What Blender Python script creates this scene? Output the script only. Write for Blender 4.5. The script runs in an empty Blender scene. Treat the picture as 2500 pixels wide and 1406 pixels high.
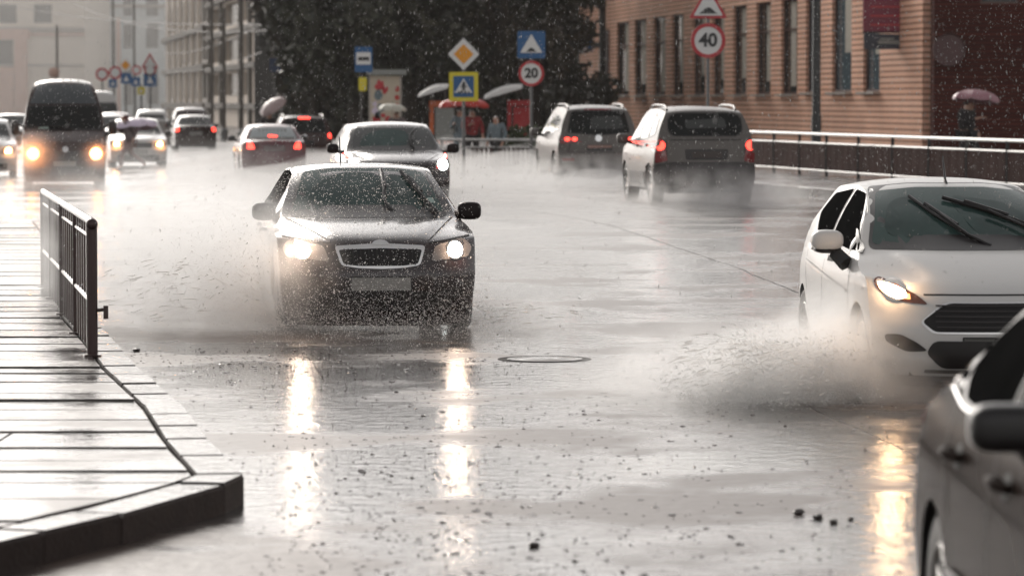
import bpy, bmesh, math, random
import numpy as np
from mathutils import Vector, Matrix, Euler
from mathutils.bvhtree import BVHTree

R = math.radians
scene = bpy.context.scene
COL = scene.collection
random.seed(7)
rng = np.random.default_rng(7)

# ------------------------------------------------------------------ camera, world, sun, exposure
CAM_H = 2.05
F_PX = 9000.0
PITCH = math.atan(458.0 / F_PX)
cam_d = bpy.data.cameras.new("camera")
cam = bpy.data.objects.new("camera", cam_d)
COL.objects.link(cam)
cam.location = (0, 0, CAM_H)
cam.rotation_euler = (R(90) - PITCH, 0, 0)
cam_d.sensor_width = 36.0
cam_d.lens = F_PX * 36.0 / 2500.0
cam_d.clip_start = 0.1
cam_d.clip_end = 3000
cam_d.dof.use_dof = True
cam_d.dof.focus_distance = 32.0
cam_d.dof.aperture_fstop = 3.4
scene.camera = cam

SUN_EL, SUN_AZ = R(24), R(-20)          # behind the scene, a little to the left: back light
world = bpy.data.worlds.new("World")
scene.world = world
world.use_nodes = True
wn = world.node_tree
bg = wn.nodes["Background"]
sky = wn.nodes.new("ShaderNodeTexSky")
sky.sky_type = 'NISHITA'
sky.sun_disc = False
sky.sun_elevation = SUN_EL
sky.sun_rotation = SUN_AZ
sky.air_density = 1.0
sky.dust_density = 1.5
sky.ozone_density = 1.0
hs = wn.nodes.new("ShaderNodeHueSaturation")
hs.inputs["Saturation"].default_value = 0.12
wn.links.new(sky.outputs[0], hs.inputs["Color"])
tint = wn.nodes.new("ShaderNodeMix")
tint.data_type = 'RGBA'
tint.blend_type = 'MULTIPLY'
tint.inputs["Factor"].default_value = 1.0
tint.inputs["B"].default_value = (1.0, 0.968, 0.945, 1)
wn.links.new(hs.outputs[0], tint.inputs["A"])
wn.links.new(tint.outputs["Result"], bg.inputs["Color"])
bg.inputs["Strength"].default_value = 0.11

sun_d = bpy.data.lights.new("sun", 'SUN')
sun_d.energy = 1.0
sun_d.angle = R(25)
sun_d.color = (1.0, 0.93, 0.84)
sun = bpy.data.objects.new("sun", sun_d)
COL.objects.link(sun)
sd = Vector((math.sin(SUN_AZ) * math.cos(SUN_EL), math.cos(SUN_AZ) * math.cos(SUN_EL), math.sin(SUN_EL)))
sun.rotation_euler = (-sd).to_track_quat('-Z', 'Y').to_euler()

scene.view_settings.view_transform = 'Standard'
scene.view_settings.look = 'None'
scene.view_settings.gamma = 1.0
scene.view_settings.exposure = 0.56
cy = scene.cycles
cy.max_bounces = 8
cy.diffuse_bounces = 2
cy.glossy_bounces = 3
cy.transparent_max_bounces = 16
cy.volume_bounces = 5
cy.caustics_reflective = False
cy.caustics_refractive = False
cy.sample_clamp_indirect = 6.0
cy.volume_max_steps = 160
cy.volume_step_rate = 0.6

# ------------------------------------------------------------------ picture helpers
def PX(px, Y):
    return (px - 1250.0) / F_PX * Y * 0.9987
def PZ(py, Y):
    return CAM_H + Y * math.tan(math.atan((703.0 - py) / F_PX) - PITCH)
def GY(py, z=0.0):
    return (CAM_H - z) / math.tan(PITCH + math.atan((py - 703.0) / F_PX))
def ss(a, b, x):
    t = min(1.0, max(0.0, (x - a) / (b - a)))
    return t * t * (3 - 2 * t)
def zg(X, Y):
    """height of the road surface: it banks up a little on the far right"""
    return 0.25 * ss(35, 60, Y) * (1 - ss(87, 99, Y)) * ss(-5, 2, X)

# ------------------------------------------------------------------ materials
def new_mat(name):
    m = bpy.data.materials.new(name)
    m.use_nodes = True
    nt = m.node_tree
    return m, nt, nt.nodes["Principled BSDF"]

def N(nt, t, **kw):
    n = nt.nodes.new(t)
    for k, v in kw.items():
        if k in n.inputs.keys():
            n.inputs[k].default_value = v
        else:
            setattr(n, k, v)
    return n

def mat(name, col, rough=0.5, metal=0.0, var=0.0, vscale=3.0, bump=0.0, bscale=30.0, coat=0.0, spec=0.5,
        emit=None, estr=0.0, drops=0.0, dscale=45.0):
    m, nt, p = new_mat(name)
    p.inputs["Base Color"].default_value = (*col, 1)
    p.inputs["Roughness"].default_value = rough
    p.inputs["Metallic"].default_value = metal
    p.inputs["Coat Weight"].default_value = coat
    p.inputs["Coat Roughness"].default_value = 0.04
    p.inputs["Specular IOR Level"].default_value = spec
    tc = N(nt, "ShaderNodeTexCoord")
    if var > 0:
        n = N(nt, "ShaderNodeTexNoise", Scale=vscale, Detail=5.0)
        nt.links.new(tc.outputs["Object"], n.inputs["Vector"])
        mx = N(nt, "ShaderNodeMix", data_type='RGBA')
        mx.inputs["A"].default_value = (*[c * (1 - var) for c in col], 1)
        mx.inputs["B"].default_value = (*[min(1, c * (1 + var)) for c in col], 1)
        nt.links.new(n.outputs["Fac"], mx.inputs["Factor"])
        nt.links.new(mx.outputs["Result"], p.inputs["Base Color"])
    last = None
    if bump > 0:
        n = N(nt, "ShaderNodeTexNoise", Scale=bscale, Detail=4.0)
        nt.links.new(tc.outputs["Object"], n.inputs["Vector"])
        b = N(nt, "ShaderNodeBump", Strength=bump, Distance=0.01)
        nt.links.new(n.outputs["Fac"], b.inputs["Height"])
        last = b
    if drops > 0:
        v = N(nt, "ShaderNodeTexVoronoi", Scale=dscale)
        v.feature = 'F1'
        nt.links.new(tc.outputs["Object"], v.inputs["Vector"])
        mr = N(nt, "ShaderNodeMapRange")
        mr.inputs["From Min"].default_value = 0.12
        mr.inputs["From Max"].default_value = 0.42
        mr.inputs["To Min"].default_value = 1.0
        mr.inputs["To Max"].default_value = 0.0
        nt.links.new(v.outputs["Distance"], mr.inputs["Value"])
        sc = N(nt, "ShaderNodeSeparateColor")
        nt.links.new(v.outputs["Color"], sc.inputs[0])
        mu = N(nt, "ShaderNodeMath", operation='MULTIPLY')
        nt.links.new(mr.outputs[0], mu.inputs[0])
        nt.links.new(sc.outputs[0], mu.inputs[1])
        b = N(nt, "ShaderNodeBump", Strength=drops, Distance=0.006)
        nt.links.new(mu.outputs[0], b.inputs["Height"])
        if last:
            nt.links.new(last.outputs[0], b.inputs["Normal"])
        last = b
    if last:
        nt.links.new(last.outputs[0], p.inputs["Normal"])
        if coat > 0:
            nt.links.new(last.outputs[0], p.inputs["Coat Normal"])
    if emit:
        p.inputs["Emission Color"].default_value = (*emit, 1)
        p.inputs["Emission Strength"].default_value = estr
    return m

def wet_ground(name, col, patch_col, r_lo, r_hi, pscale, bump, fine=55.0, base_thr=(0.42, 0.62)):
    """dark stone or asphalt under a film of rain water: puddles, rougher patches and ripples"""
    m, nt, p = new_mat(name)
    tc = N(nt, "ShaderNodeTexCoord")
    n1 = N(nt, "ShaderNodeTexNoise", Scale=pscale, Detail=5.0, Roughness=0.6)
    nt.links.new(tc.outputs["Object"], n1.inputs["Vector"])
    mr = N(nt, "ShaderNodeMapRange")
    mr.inputs["From Min"].default_value, mr.inputs["From Max"].default_value = base_thr
    nt.links.new(n1.outputs["Fac"], mr.inputs["Value"])
    mx = N(nt, "ShaderNodeMix", data_type='RGBA')
    mx.inputs["A"].default_value = (*col, 1)
    mx.inputs["B"].default_value = (*patch_col, 1)
    nt.links.new(mr.outputs[0], mx.inputs["Factor"])
    nt.links.new(mx.outputs["Result"], p.inputs["Base Color"])
    rr = N(nt, "ShaderNodeMapRange")
    rr.inputs["To Min"].default_value, rr.inputs["To Max"].default_value = r_lo, r_hi
    nt.links.new(mr.outputs[0], rr.inputs["Value"])
    nt.links.new(rr.outputs[0], p.inputs["Roughness"])
    n2 = N(nt, "ShaderNodeTexNoise", Scale=fine, Detail=3.0)
    nt.links.new(tc.outputs["Object"], n2.inputs["Vector"])
    n3 = N(nt, "ShaderNodeTexNoise", Scale=8.0, Detail=5.0)
    nt.links.new(tc.outputs["Object"], n3.inputs["Vector"])
    v = N(nt, "ShaderNodeTexVoronoi", Scale=9.0)           # rings of drops on the film
    nt.links.new(tc.outputs["Object"], v.inputs["Vector"])
    sn = N(nt, "ShaderNodeMath", operation='MULTIPLY'); sn.inputs[1].default_value = 60.0
    nt.links.new(v.outputs["Distance"], sn.inputs[0])
    s2 = N(nt, "ShaderNodeMath", operation='SINE')
    nt.links.new(sn.outputs[0], s2.inputs[0])
    b1 = N(nt, "ShaderNodeBump", Strength=bump, Distance=0.008)
    nt.links.new(n2.outputs["Fac"], b1.inputs["Height"])
    b2 = N(nt, "ShaderNodeBump", Strength=bump * 1.5, Distance=0.03)
    nt.links.new(n3.outputs["Fac"], b2.inputs["Height"])
    nt.links.new(b1.outputs[0], b2.inputs["Normal"])
    b3 = N(nt, "ShaderNodeBump", Strength=bump * 0.25, Distance=0.002)
    nt.links.new(s2.outputs[0], b3.inputs["Height"])
    nt.links.new(b2.outputs[0], b3.inputs["Normal"])
    nt.links.new(b3.outputs[0], p.inputs["Normal"])
    p.inputs["IOR"].default_value = 1.36
    return m

def brick_mat(name, a, b, mortar, row=0.15):
    """ribbed courses: a darker, recessed line under every course"""
    m, nt, p = new_mat(name)
    tc = N(nt, "ShaderNodeTexCoord")
    br = N(nt, "ShaderNodeTexBrick", Scale=1.0)
    br.inputs["Color1"].default_value = (*a, 1)
    br.inputs["Color2"].default_value = (*b, 1)
    br.inputs["Mortar"].default_value = (*mortar, 1)
    br.inputs["Mortar Size"].default_value = row * 0.16
    br.inputs["Brick Width"].default_value = 90.0
    br.inputs["Row Height"].default_value = row
    br.inputs["Mortar Smooth"].default_value = 0.3
    nt.links.new(tc.outputs["UV"], br.inputs["Vector"])
    n = N(nt, "ShaderNodeTexNoise", Scale=0.5, Detail=6.0)
    nt.links.new(tc.outputs["UV"], n.inputs["Vector"])
    mx = N(nt, "ShaderNodeMix", data_type='RGBA', blend_type='MULTIPLY')
    mx.inputs["Factor"].default_value = 0.45
    cr = N(nt, "ShaderNodeMapRange")
    cr.inputs["From Min"].default_value, cr.inputs["From Max"].default_value = 0.3, 0.7
    cr.inputs["To Min"].default_value, cr.inputs["To Max"].default_value = 0.55, 1.1
    nt.links.new(n.outputs["Fac"], cr.inputs["Value"])
    nt.links.new(br.outputs["Color"], mx.inputs["A"])
    nt.links.new(cr.outputs[0], mx.inputs["B"])
    nt.links.new(mx.outputs["Result"], p.inputs["Base Color"])
    bp = N(nt, "ShaderNodeBump", Strength=0.8, Distance=0.02, invert=True)
    nt.links.new(br.outputs["Fac"], bp.inputs["Height"])
    nt.links.new(bp.outputs[0], p.inputs["Normal"])
    p.inputs["Roughness"].default_value = 0.7
    p.inputs["Specular IOR Level"].default_value = 0.08
    return m

def volume_mat(name, dens, col=(0.998, 0.995, 0.99), aniso=0.5, puff=False, nscale=2.2, power=1.5, lo=0.30, hi=0.65):
    m = bpy.data.materials.new(name)
    m.use_nodes = True
    nt = m.node_tree
    nt.nodes.remove(nt.nodes["Principled BSDF"])
    out = nt.nodes["Material Output"]
    v = N(nt, "ShaderNodeVolumePrincipled")
    v.inputs["Color"].default_value = (*col, 1)
    v.inputs["Density"].default_value = dens
    v.inputs["Anisotropy"].default_value = aniso
    nt.links.new(v.outputs[0], out.inputs["Volume"])
    if puff:
        tc = N(nt, "ShaderNodeTexCoord")
        ln = N(nt, "ShaderNodeVectorMath", operation='LENGTH')
        nt.links.new(tc.outputs["Object"], ln.inputs[0])
        om = N(nt, "ShaderNodeMath", operation='SUBTRACT', use_clamp=True)
        om.inputs[0].default_value = 1.0
        nt.links.new(ln.outputs["Value"], om.inputs[1])
        pw = N(nt, "ShaderNodeMath", operation='POWER'); pw.inputs[1].default_value = power
        nt.links.new(om.outputs[0], pw.inputs[0])
        geo = N(nt, "ShaderNodeNewGeometry")
        nz = N(nt, "ShaderNodeTexNoise", Scale=nscale, Detail=3.0)
        nt.links.new(geo.outputs["Position"], nz.inputs["Vector"])
        mr = N(nt, "ShaderNodeMapRange")
        mr.inputs["From Min"].default_value, mr.inputs["From Max"].default_value = lo, hi
        nt.links.new(nz.outputs["Fac"], mr.inputs["Value"])
        a = N(nt, "ShaderNodeMath", operation='MULTIPLY')
        nt.links.new(pw.outputs[0], a.inputs[0]); nt.links.new(mr.outputs[0], a.inputs[1])
        b = N(nt, "ShaderNodeMath", operation='MULTIPLY'); b.inputs[1].default_value = dens
        nt.links.new(a.outputs[0], b.inputs[0])
        nt.links.new(b.outputs[0], v.inputs["Density"])
    return m

def droplet_mat(name, col=(0.85, 0.85, 0.85)):
    m, nt, p = new_mat(name)
    out = nt.nodes["Material Output"]
    p.inputs["Base Color"].default_value = (*col, 1)
    p.inputs["Roughness"].default_value = 0.1
    tr = N(nt, "ShaderNodeBsdfTranslucent")
    tr.inputs["Color"].default_value = (*col, 1)
    mx = N(nt, "ShaderNodeMixShader")
    mx.inputs[0].default_value = 0.5
    nt.links.new(p.outputs[0], mx.inputs[1]); nt.links.new(tr.outputs[0], mx.inputs[2])
    nt.links.new(mx.outputs[0], out.inputs["Surface"])
    return m

M = {}
M['asphalt'] = wet_ground("wet asphalt", (0.05, 0.046, 0.044), (0.11, 0.080, 0.066), 0.09, 0.38, 0.42, 0.17, base_thr=(0.47, 0.59))
M['slab'] = wet_ground("wet paving slab", (0.075, 0.068, 0.064), (0.10, 0.085, 0.08), 0.10, 0.42, 0.8, 0.16, 40.0, base_thr=(0.42, 0.62))
M['kerb'] = wet_ground("wet kerb granite", (0.036, 0.030, 0.028), (0.055, 0.046, 0.042), 0.08, 0.28, 2.0, 0.25, 60.0)
M['soil'] = mat("soil", (0.05, 0.04, 0.03), 0.8, var=0.3)
M['steel_dark'] = mat("wet dark steel", (0.055, 0.032, 0.03), 0.28, 0.35, var=0.3, bump=0.15)
M['rail_brown'] = mat("wet brown bars", (0.05, 0.022, 0.018), 0.8, var=0.6, vscale=1.2, spec=0.1)
M['steel_grey'] = mat("galvanised steel", (0.42, 0.41, 0.40), 0.35, 0.5, var=0.15)
M['pole'] = mat("grey pole", (0.16, 0.16, 0.16), 0.45, 0.3, var=0.15)
M['pole_dark'] = mat("dark pole", (0.022, 0.022, 0.022), 0.4, 0.1)
M['brick'] = brick_mat("pale brick courses", (0.94, 0.58, 0.42), (0.88, 0.50, 0.34), (0.30, 0.13, 0.085), 0.17)
M['brick_red'] = brick_mat("dark red brick", (0.10, 0.020, 0.014), (0.07, 0.014, 0.010), (0.035, 0.012, 0.010), 0.12)
M['plaster'] = mat("pale plaster", (0.72, 0.64, 0.55), 0.8, var=0.08, vscale=0.3)
M['plaster_blue'] = mat("pale blue plaster", (0.66, 0.71, 0.72), 0.8, var=0.08, vscale=0.3)
M['plaster_pink'] = mat("pink stone", (0.64, 0.42, 0.34), 0.8, var=0.1, vscale=0.3)
M['stone_grey'] = mat("grey stone", (0.40, 0.36, 0.32), 0.7, var=0.15, vscale=0.4)
M['band_dark'] = mat("dark floor band", (0.13, 0.115, 0.10), 0.8, var=0.2)
M['pilaster'] = mat("cream pilaster", (0.70, 0.60, 0.50), 0.7, var=0.1)
M['win_dark'] = mat("window glass", (0.03, 0.035, 0.035), 0.1, var=0.3, vscale=1.5)
M['win_far'] = mat("far window glass", (0.045, 0.045, 0.042), 0.2, var=0.2)
M['win_blue'] = mat("bluish window glass", (0.10, 0.14, 0.16), 0.12, var=0.3)
M['curtain'] = mat("pale curtain", (0.42, 0.38, 0.32), 0.9, var=0.3, vscale=6)
M['wood_frame'] = mat("dark window frame", (0.08, 0.03, 0.022), 0.5, var=0.2)
M['sill'] = mat("metal sill", (0.5, 0.45, 0.40), 0.3, 0.2)
M['white'] = mat("white enamel", (0.78, 0.77, 0.75), 0.35, var=0.05)
M['sign_blue'] = mat("blue enamel", (0.012, 0.10, 0.27), 0.35, var=0.08)
M['sign_yellow'] = mat("yellow enamel", (0.72, 0.60, 0.02), 0.35, var=0.05)
M['sign_orange'] = mat("orange enamel", (0.85, 0.34, 0.01), 0.35, var=0.05)
M['sign_red'] = mat("red enamel", (0.50, 0.025, 0.035), 0.35, var=0.08)
M['sign_black'] = mat("black enamel", (0.02, 0.02, 0.022), 0.4)
M['magenta'] = mat("magenta sign face", (0.20, 0.005, 0.035), 0.35, var=0.3, vscale=2)
M['navy'] = mat("navy sign face", (0.012, 0.012, 0.03), 0.3, var=0.3)
M['poster'] = mat("poster paper", (0.55, 0.47, 0.36), 0.6, var=0.12, vscale=4)
M['green_dark'] = mat("dark green enamel", (0.012, 0.045, 0.03), 0.5, var=0.2)
M['salmon'] = mat("salmon enamel", (0.55, 0.24, 0.15), 0.5, var=0.1)
M['kiosk_grey'] = mat("kiosk panel", (0.27, 0.28, 0.26), 0.5, var=0.15)
M['kiosk_red'] = mat("red canvas", (0.45, 0.02, 0.025), 0.6, var=0.2)
M['kiosk_orange'] = mat("orange board", (0.60, 0.13, 0.03), 0.5, var=0.15)
M['umb_red'] = mat("red umbrella cloth", (0.48, 0.035, 0.025), 0.5, var=0.2, vscale=5)
M['umb_lilac'] = mat("lilac umbrella cloth", (0.70, 0.60, 0.72), 0.4, var=0.2, vscale=5)
M['umb_mauve'] = mat("mauve umbrella cloth", (0.34, 0.16, 0.19), 0.4, var=0.2, vscale=5)
M['umb_grey'] = mat("grey pink umbrella cloth", (0.36, 0.27, 0.26), 0.4, var=0.15, vscale=5)
M['umb_cream'] = mat("cream umbrella cloth", (0.52, 0.50, 0.42), 0.5, var=0.15, vscale=5)
M['skin'] = mat("skin", (0.48, 0.28, 0.20), 0.5)
M['hair_red'] = mat("reddish hair", (0.12, 0.022, 0.018), 0.5, var=0.3, vscale=20)
M['hair_dark'] = mat("dark hair", (0.02, 0.014, 0.012), 0.5, var=0.3, vscale=20)
M['cloth_grey'] = mat("grey jacket cloth", (0.16, 0.12, 0.12), 0.8, var=0.2, vscale=10)
M['cloth_dark'] = mat("dark cloth", (0.015, 0.011, 0.013), 0.8, var=0.2, vscale=10)
M['cloth_red'] = mat("red jacket cloth", (0.25, 0.02, 0.022), 0.8, var=0.2, vscale=10)
M['cloth_blue'] = mat("blue grey cloth", (0.16, 0.20, 0.22), 0.8, var=0.2, vscale=10)
M['cloth_brown'] = mat("brown trouser cloth", (0.16, 0.06, 0.05), 0.8, var=0.2, vscale=10)
M['bark'] = mat("bark", (0.05, 0.04, 0.032), 0.9, var=0.3, bump=0.5)
M['iron'] = mat("cast iron", (0.03, 0.026, 0.024), 0.7, 0.0, bump=0.4, bscale=60, spec=0.1)
M['kerb_side'] = mat("shaded kerb side", (0.034, 0.022, 0.019), 0.6, var=0.5, vscale=6, bump=0.6, bscale=40, spec=0.15)  # darker copy of the kerb stone: shade of upright faces put into colour
M['pebble'] = mat("wet brown grit", (0.03, 0.02, 0.016), 0.35, var=0.3, vscale=40)
M['wire'] = mat("wire", (0.10, 0.09, 0.085), 0.6)
# cars
M['tyre'] = mat("tyre rubber", (0.014, 0.012, 0.012), 0.5, bump=0.2, bscale=60)
M['rim'] = mat("alloy rim", (0.45, 0.44, 0.43), 0.25, 0.8)
M['trim'] = mat("black trim", (0.012, 0.010, 0.010), 0.35)
M['seam'] = mat("seam gap", (0.006, 0.005, 0.005), 0.7)
M['glass'] = mat("wet windscreen", (0.040, 0.072, 0.065), 0.10, var=0.45, vscale=2.2, drops=0.12, dscale=38, spec=0.28)
M['glass_wiped'] = mat("wiped windscreen", (0.032, 0.058, 0.053), 0.05, var=0.6, vscale=3.5, spec=0.28)
M['glass_grey'] = mat("wet grey windscreen", (0.06, 0.062, 0.06), 0.10, var=0.35, vscale=1.5, drops=0.12, dscale=30, spec=0.3)
M['glass_dark'] = mat("dark wet glass", (0.012, 0.013, 0.013), 0.08, var=0.5, vscale=2.5, drops=0.1, dscale=38, spec=0.2)
M['chrome'] = mat("chrome", (0.82, 0.81, 0.80), 0.28, 0.85)
M['lamp'] = mat("headlamp shell", (0.22, 0.20, 0.19), 0.25, 0.2, var=0.6, vscale=9, coat=0.6)
M['lamp_amber'] = mat("headlamp shell amber", (0.12, 0.05, 0.035), 0.12, 0.4, var=0.6, vscale=9, coat=1.0)
M['reflector'] = mat("reflector", (0.8, 0.76, 0.7), 0.1, 1.0)
M['plate'] = mat("blank grey number plate", (0.30, 0.29, 0.27), 0.5, var=0.12, vscale=12)
M['tail'] = mat("tail lamp", (0.20, 0.006, 0.010), 0.12, coat=0.8, var=0.3, vscale=10)
M['brake'] = mat("lit brake lamp", (0.6, 0.02, 0.02), 0.3, emit=(1.0, 0.05, 0.03), estr=3.2)
M['beam_warm'] = mat("lit bulb warm", (1, 1, 1), 0.3, emit=(1.0, 0.82, 0.68), estr=19)
M['beam_fiesta'] = mat("lit bulb amber white", (1, 1, 1), 0.3, emit=(1.0, 0.62, 0.34), estr=15)
M['beam_orange'] = mat("lit bulb orange", (1, 1, 1), 0.3, emit=(1.0, 0.44, 0.12), estr=7)
M['beam_white'] = mat("lit bulb white", (1, 1, 1), 0.3, emit=(0.9, 1.0, 0.97), estr=14)
M['amber'] = mat("lit indicator", (1, 0.4, 0.1), 0.3, emit=(1.0, 0.38, 0.12), estr=2.5)
M['sticker'] = mat("pale sticker", (0.30, 0.40, 0.36), 0.5)
def paint(name, col, metal=0.0, rough=0.3, drops=0.22):
    return mat(name, col, rough, metal, coat=1.0, drops=drops, dscale=42)
M['p_black'] = mat("black car paint", (0.020, 0.010, 0.010), 0.22, coat=0.8, drops=0.2, dscale=42, spec=0.4)
M['mirror_black'] = mat("black mirror shell", (0.012, 0.008, 0.008), 0.35, spec=0.15)
M['p_white'] = mat("white car paint", (0.62, 0.605, 0.585), 0.3, coat=0.12, drops=0.06, dscale=42, spec=0.2)
M['p_silver'] = mat("silver car paint", (0.145, 0.132, 0.122), 0.3, 0.15, coat=0.08, spec=0.12)
M['p_grey'] = mat("grey metallic car paint", (0.030, 0.022, 0.019), 0.22, 0.0, spec=0.003)
M['glass_side'] = mat("dark side glass", (0.010, 0.010, 0.010), 0.06, var=0.5, vscale=2.5, spec=0.0)
M['p_red'] = mat("dark red car paint", (0.11, 0.012, 0.022), 0.25, coat=0.5, spec=0.25)
M['p_dark'] = mat("dark brown car paint", (0.040, 0.017, 0.015), 0.25, coat=0.3, spec=0.2)
M['p_cream'] = paint("off white car paint", (0.55, 0.53, 0.50), drops=0.05)
M['p_redcar'] = paint("faded red car paint", (0.30, 0.10, 0.09), drops=0.05)
M['dirt_plastic'] = mat("dark wet bumper plastic", (0.022, 0.016, 0.016), 0.4, var=0.3)

# ------------------------------------------------------------------ mesh helpers
def link(o, parent=None):
    COL.objects.link(o)
    if parent is not None:
        o.parent = parent
    return o

def tag(o, label=None, cat=None, group=None, kind=None):
    if label: o["label"] = label
    if cat: o["category"] = cat
    if group: o["group"] = group
    if kind: o["kind"] = kind
    return o

def empty(name, loc=(0, 0, 0), rz=0.0, label=None, cat=None, group=None):
    o = bpy.data.objects.new(name, None)
    o.location = loc
    o.rotation_euler = (0, 0, rz)
    o.empty_display_size = 0.3
    COL.objects.link(o)
    return tag(o, label, cat, group)

def finish(me, smooth):
    if smooth is not None:
        me.polygons.foreach_set("use_smooth", [True] * len(me.polygons))
        me.set_sharp_from_angle(angle=R(smooth))

class MB:
    def __init__(self):
        self.v, self.f, self.m = [], [], []
        self.cur = 0
    def add(self, vs, fs, mtx=None):
        o = len(self.v)
        if mtx is not None:
            vs = [mtx @ Vector(p) for p in vs]
        self.v += [tuple(p) for p in vs]
        self.f += [tuple(i + o for i in q) for q in fs]
        self.m += [self.cur] * len(fs)
        return self
    def box(self, c, s, rz=0.0, mtx=None):
        x, y, z = [k / 2 for k in s]
        vs = [(-x, -y, -z), (x, -y, -z), (x, y, -z), (-x, y, -z), (-x, -y, z), (x, -y, z), (x, y, z), (-x, y, z)]
        T = Matrix.Translation(c) @ Matrix.Rotation(rz, 4, 'Z')
        if mtx is not None: T = mtx @ T
        return self.add(vs, [(3, 2, 1, 0), (4, 5, 6, 7), (0, 1, 5, 4), (1, 2, 6, 5), (2, 3, 7, 6), (3, 0, 4, 7)], T)
    def tube(self, pts, r, n=8, cap=True):
        pts = [Vector(p) for p in pts]
        rs = r if isinstance(r, (list, tuple)) else [r] * len(pts)
        vs, fs = [], []
        up0 = Vector((0, 0, 1))
        for i, p in enumerate(pts):
            d = (pts[min(i + 1, len(pts) - 1)] - pts[max(i - 1, 0)]).normalized()
            up = up0 if abs(d.z) < 0.95 else Vector((0, 1, 0))
            a = d.cross(up).normalized(); b = a.cross(d).normalized()
            for k in range(n):
                t = 2 * math.pi * k / n
                vs.append(p + (a * math.cos(t) + b * math.sin(t)) * rs[i])
        for i in range(len(pts) - 1):
            for k in range(n):
                k2 = (k + 1) % n
                fs.append((i * n + k, (i + 1) * n + k, (i + 1) * n + k2, i * n + k2))
        if cap:
            fs.append(tuple(range(n)))
            fs.append(tuple((len(pts) - 1) * n + k for k in reversed(range(n))))
        return self.add(vs, fs)
    def lathe(self, prof, n=24, mtx=None, close=False):
        """prof: (radius, height) pairs turned round Z"""
        vs, fs = [], []
        for r, h in prof:
            for k in range(n):
                t = 2 * math.pi * k / n
                vs.append((r * math.cos(t), r * math.sin(t), h))
        m = len(prof)
        for i in range(m if close else m - 1):
            i2 = (i + 1) % m
            for k in range(n):
                k2 = (k + 1) % n
                fs.append((i * n + k, i * n + k2, i2 * n + k2, i2 * n + k))
        return self.add(vs, fs, mtx)
    def prism(self, poly, y0, y1, mtx=None):
        """poly in XZ, extruded along Y from y0 (front) to y1"""
        n = len(poly)
        vs = [(x, y0, z) for x, z in poly] + [(x, y1, z) for x, z in poly]
        fs = [tuple(range(n)), tuple(reversed(range(n, 2 * n)))]
        fs += [(i, n + i, n + (i + 1) % n, (i + 1) % n) for i in range(n)]
        return self.add(vs, fs, mtx)
    def superell(self, c, s, e=0.6, n=20, mtx=None):
        vs, fs = [], []
        def pw(x): return math.copysign(abs(x) ** e, x)
        for i in range(n // 2 + 1):
            ph = -math.pi / 2 + math.pi * i / (n // 2)
            for k in range(n):
                t = 2 * math.pi * k / n
                vs.append((c[0] + s[0] * pw(math.cos(ph)) * pw(math.cos(t)), c[1] + s[1] * pw(math.cos(ph)) * pw(math.sin(t)), c[2] + s[2] * pw(math.sin(ph))))
        for i in range(n // 2):
            for k in range(n):
                k2 = (k + 1) % n
                fs.append((i * n + k, i * n + k2, (i + 1) * n + k2, (i + 1) * n + k))
        return self.add(vs, fs, mtx)
    def build(self, name, mats, parent=None, smooth=35, loc=None, rot=None):
        me = bpy.data.meshes.new(name)
        me.from_pydata(self.v, [], self.f)
        mats = mats if isinstance(mats, (list, tuple)) else [mats]
        for q in mats: me.materials.append(q)
        if len(mats) > 1: me.polygons.foreach_set("material_index", self.m)
        me.validate(); me.update()
        finish(me, smooth)
        o = bpy.data.objects.new(name, me)
        if loc is not None: o.location = loc
        if rot is not None: o.rotation_euler = rot
        return link(o, parent)

def np_mesh(name, V, Fs, m, parent=None, smooth=False):
    me = bpy.data.meshes.new(name)
    nf, k = Fs.shape
    me.vertices.add(len(V)); me.vertices.foreach_set("co", V.astype(np.float32).ravel())
    me.loops.add(nf * k); me.loops.foreach_set("vertex_index", Fs.astype(np.int32).ravel())
    me.polygons.add(nf); me.polygons.foreach_set("loop_start", np.arange(0, nf * k, k, dtype=np.int32))
    me.update(calc_edges=True)
    if smooth: me.polygons.foreach_set("use_smooth", np.ones(nf, dtype=bool))
    me.materials.append(m)
    o = bpy.data.objects.new(name, me)
    return link(o, parent)

def rnd(poly, r=0.03, n=4):
    """round the corners of a polygon"""
    out = []
    k = len(poly)
    for i in range(k):
        a, b, c = Vector(poly[i - 1]), Vector(poly[i]), Vector(poly[(i + 1) % k])
        d1, d2 = (a - b), (c - b)
        t = min(r, d1.length * 0.45, d2.length * 0.45)
        p, q = b + d1.normalized() * t, b + d2.normalized() * t
        for j in range(n + 1):
            s = j / n
            out.append(tuple(p * (1 - s) ** 2 + b * 2 * s * (1 - s) + q * s * s))
    return out

def copy_tree(o, parent=None):
    c = o.copy()
    COL.objects.link(c)
    if parent is not None: c.parent = parent
    for ch in o.children: copy_tree(ch, c)
    return c

# ------------------------------------------------------------------ ground, road, pavements
def tensor_sheet(name, xs, ys, zf, m):
    xs, ys = sorted(xs), sorted(ys)
    V = np.array([(x, y, zf(x, y)) for y in ys for x in xs])
    nx = len(xs)
    Fs = np.array([(j * nx + i, j * nx + i + 1, (j + 1) * nx + i + 1, (j + 1) * nx + i) for j in range(len(ys) - 1) for i in range(nx - 1)])
    return tag(np_mesh(name, V, Fs, m, smooth=True), kind='structure')

xs = [-400, -220, -120, -70, -45, -32] + list(np.arange(-24, 27, 1.0)) + [34, 48, 75, 130, 220, 400]
ys = [-200, -90, -40, -15, 0, 5] + list(np.arange(8, 150, 1.5)) + [165, 190, 230, 300, 420, 600, 900]
tensor_sheet("road", xs, ys, zg, M['asphalt'])

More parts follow.
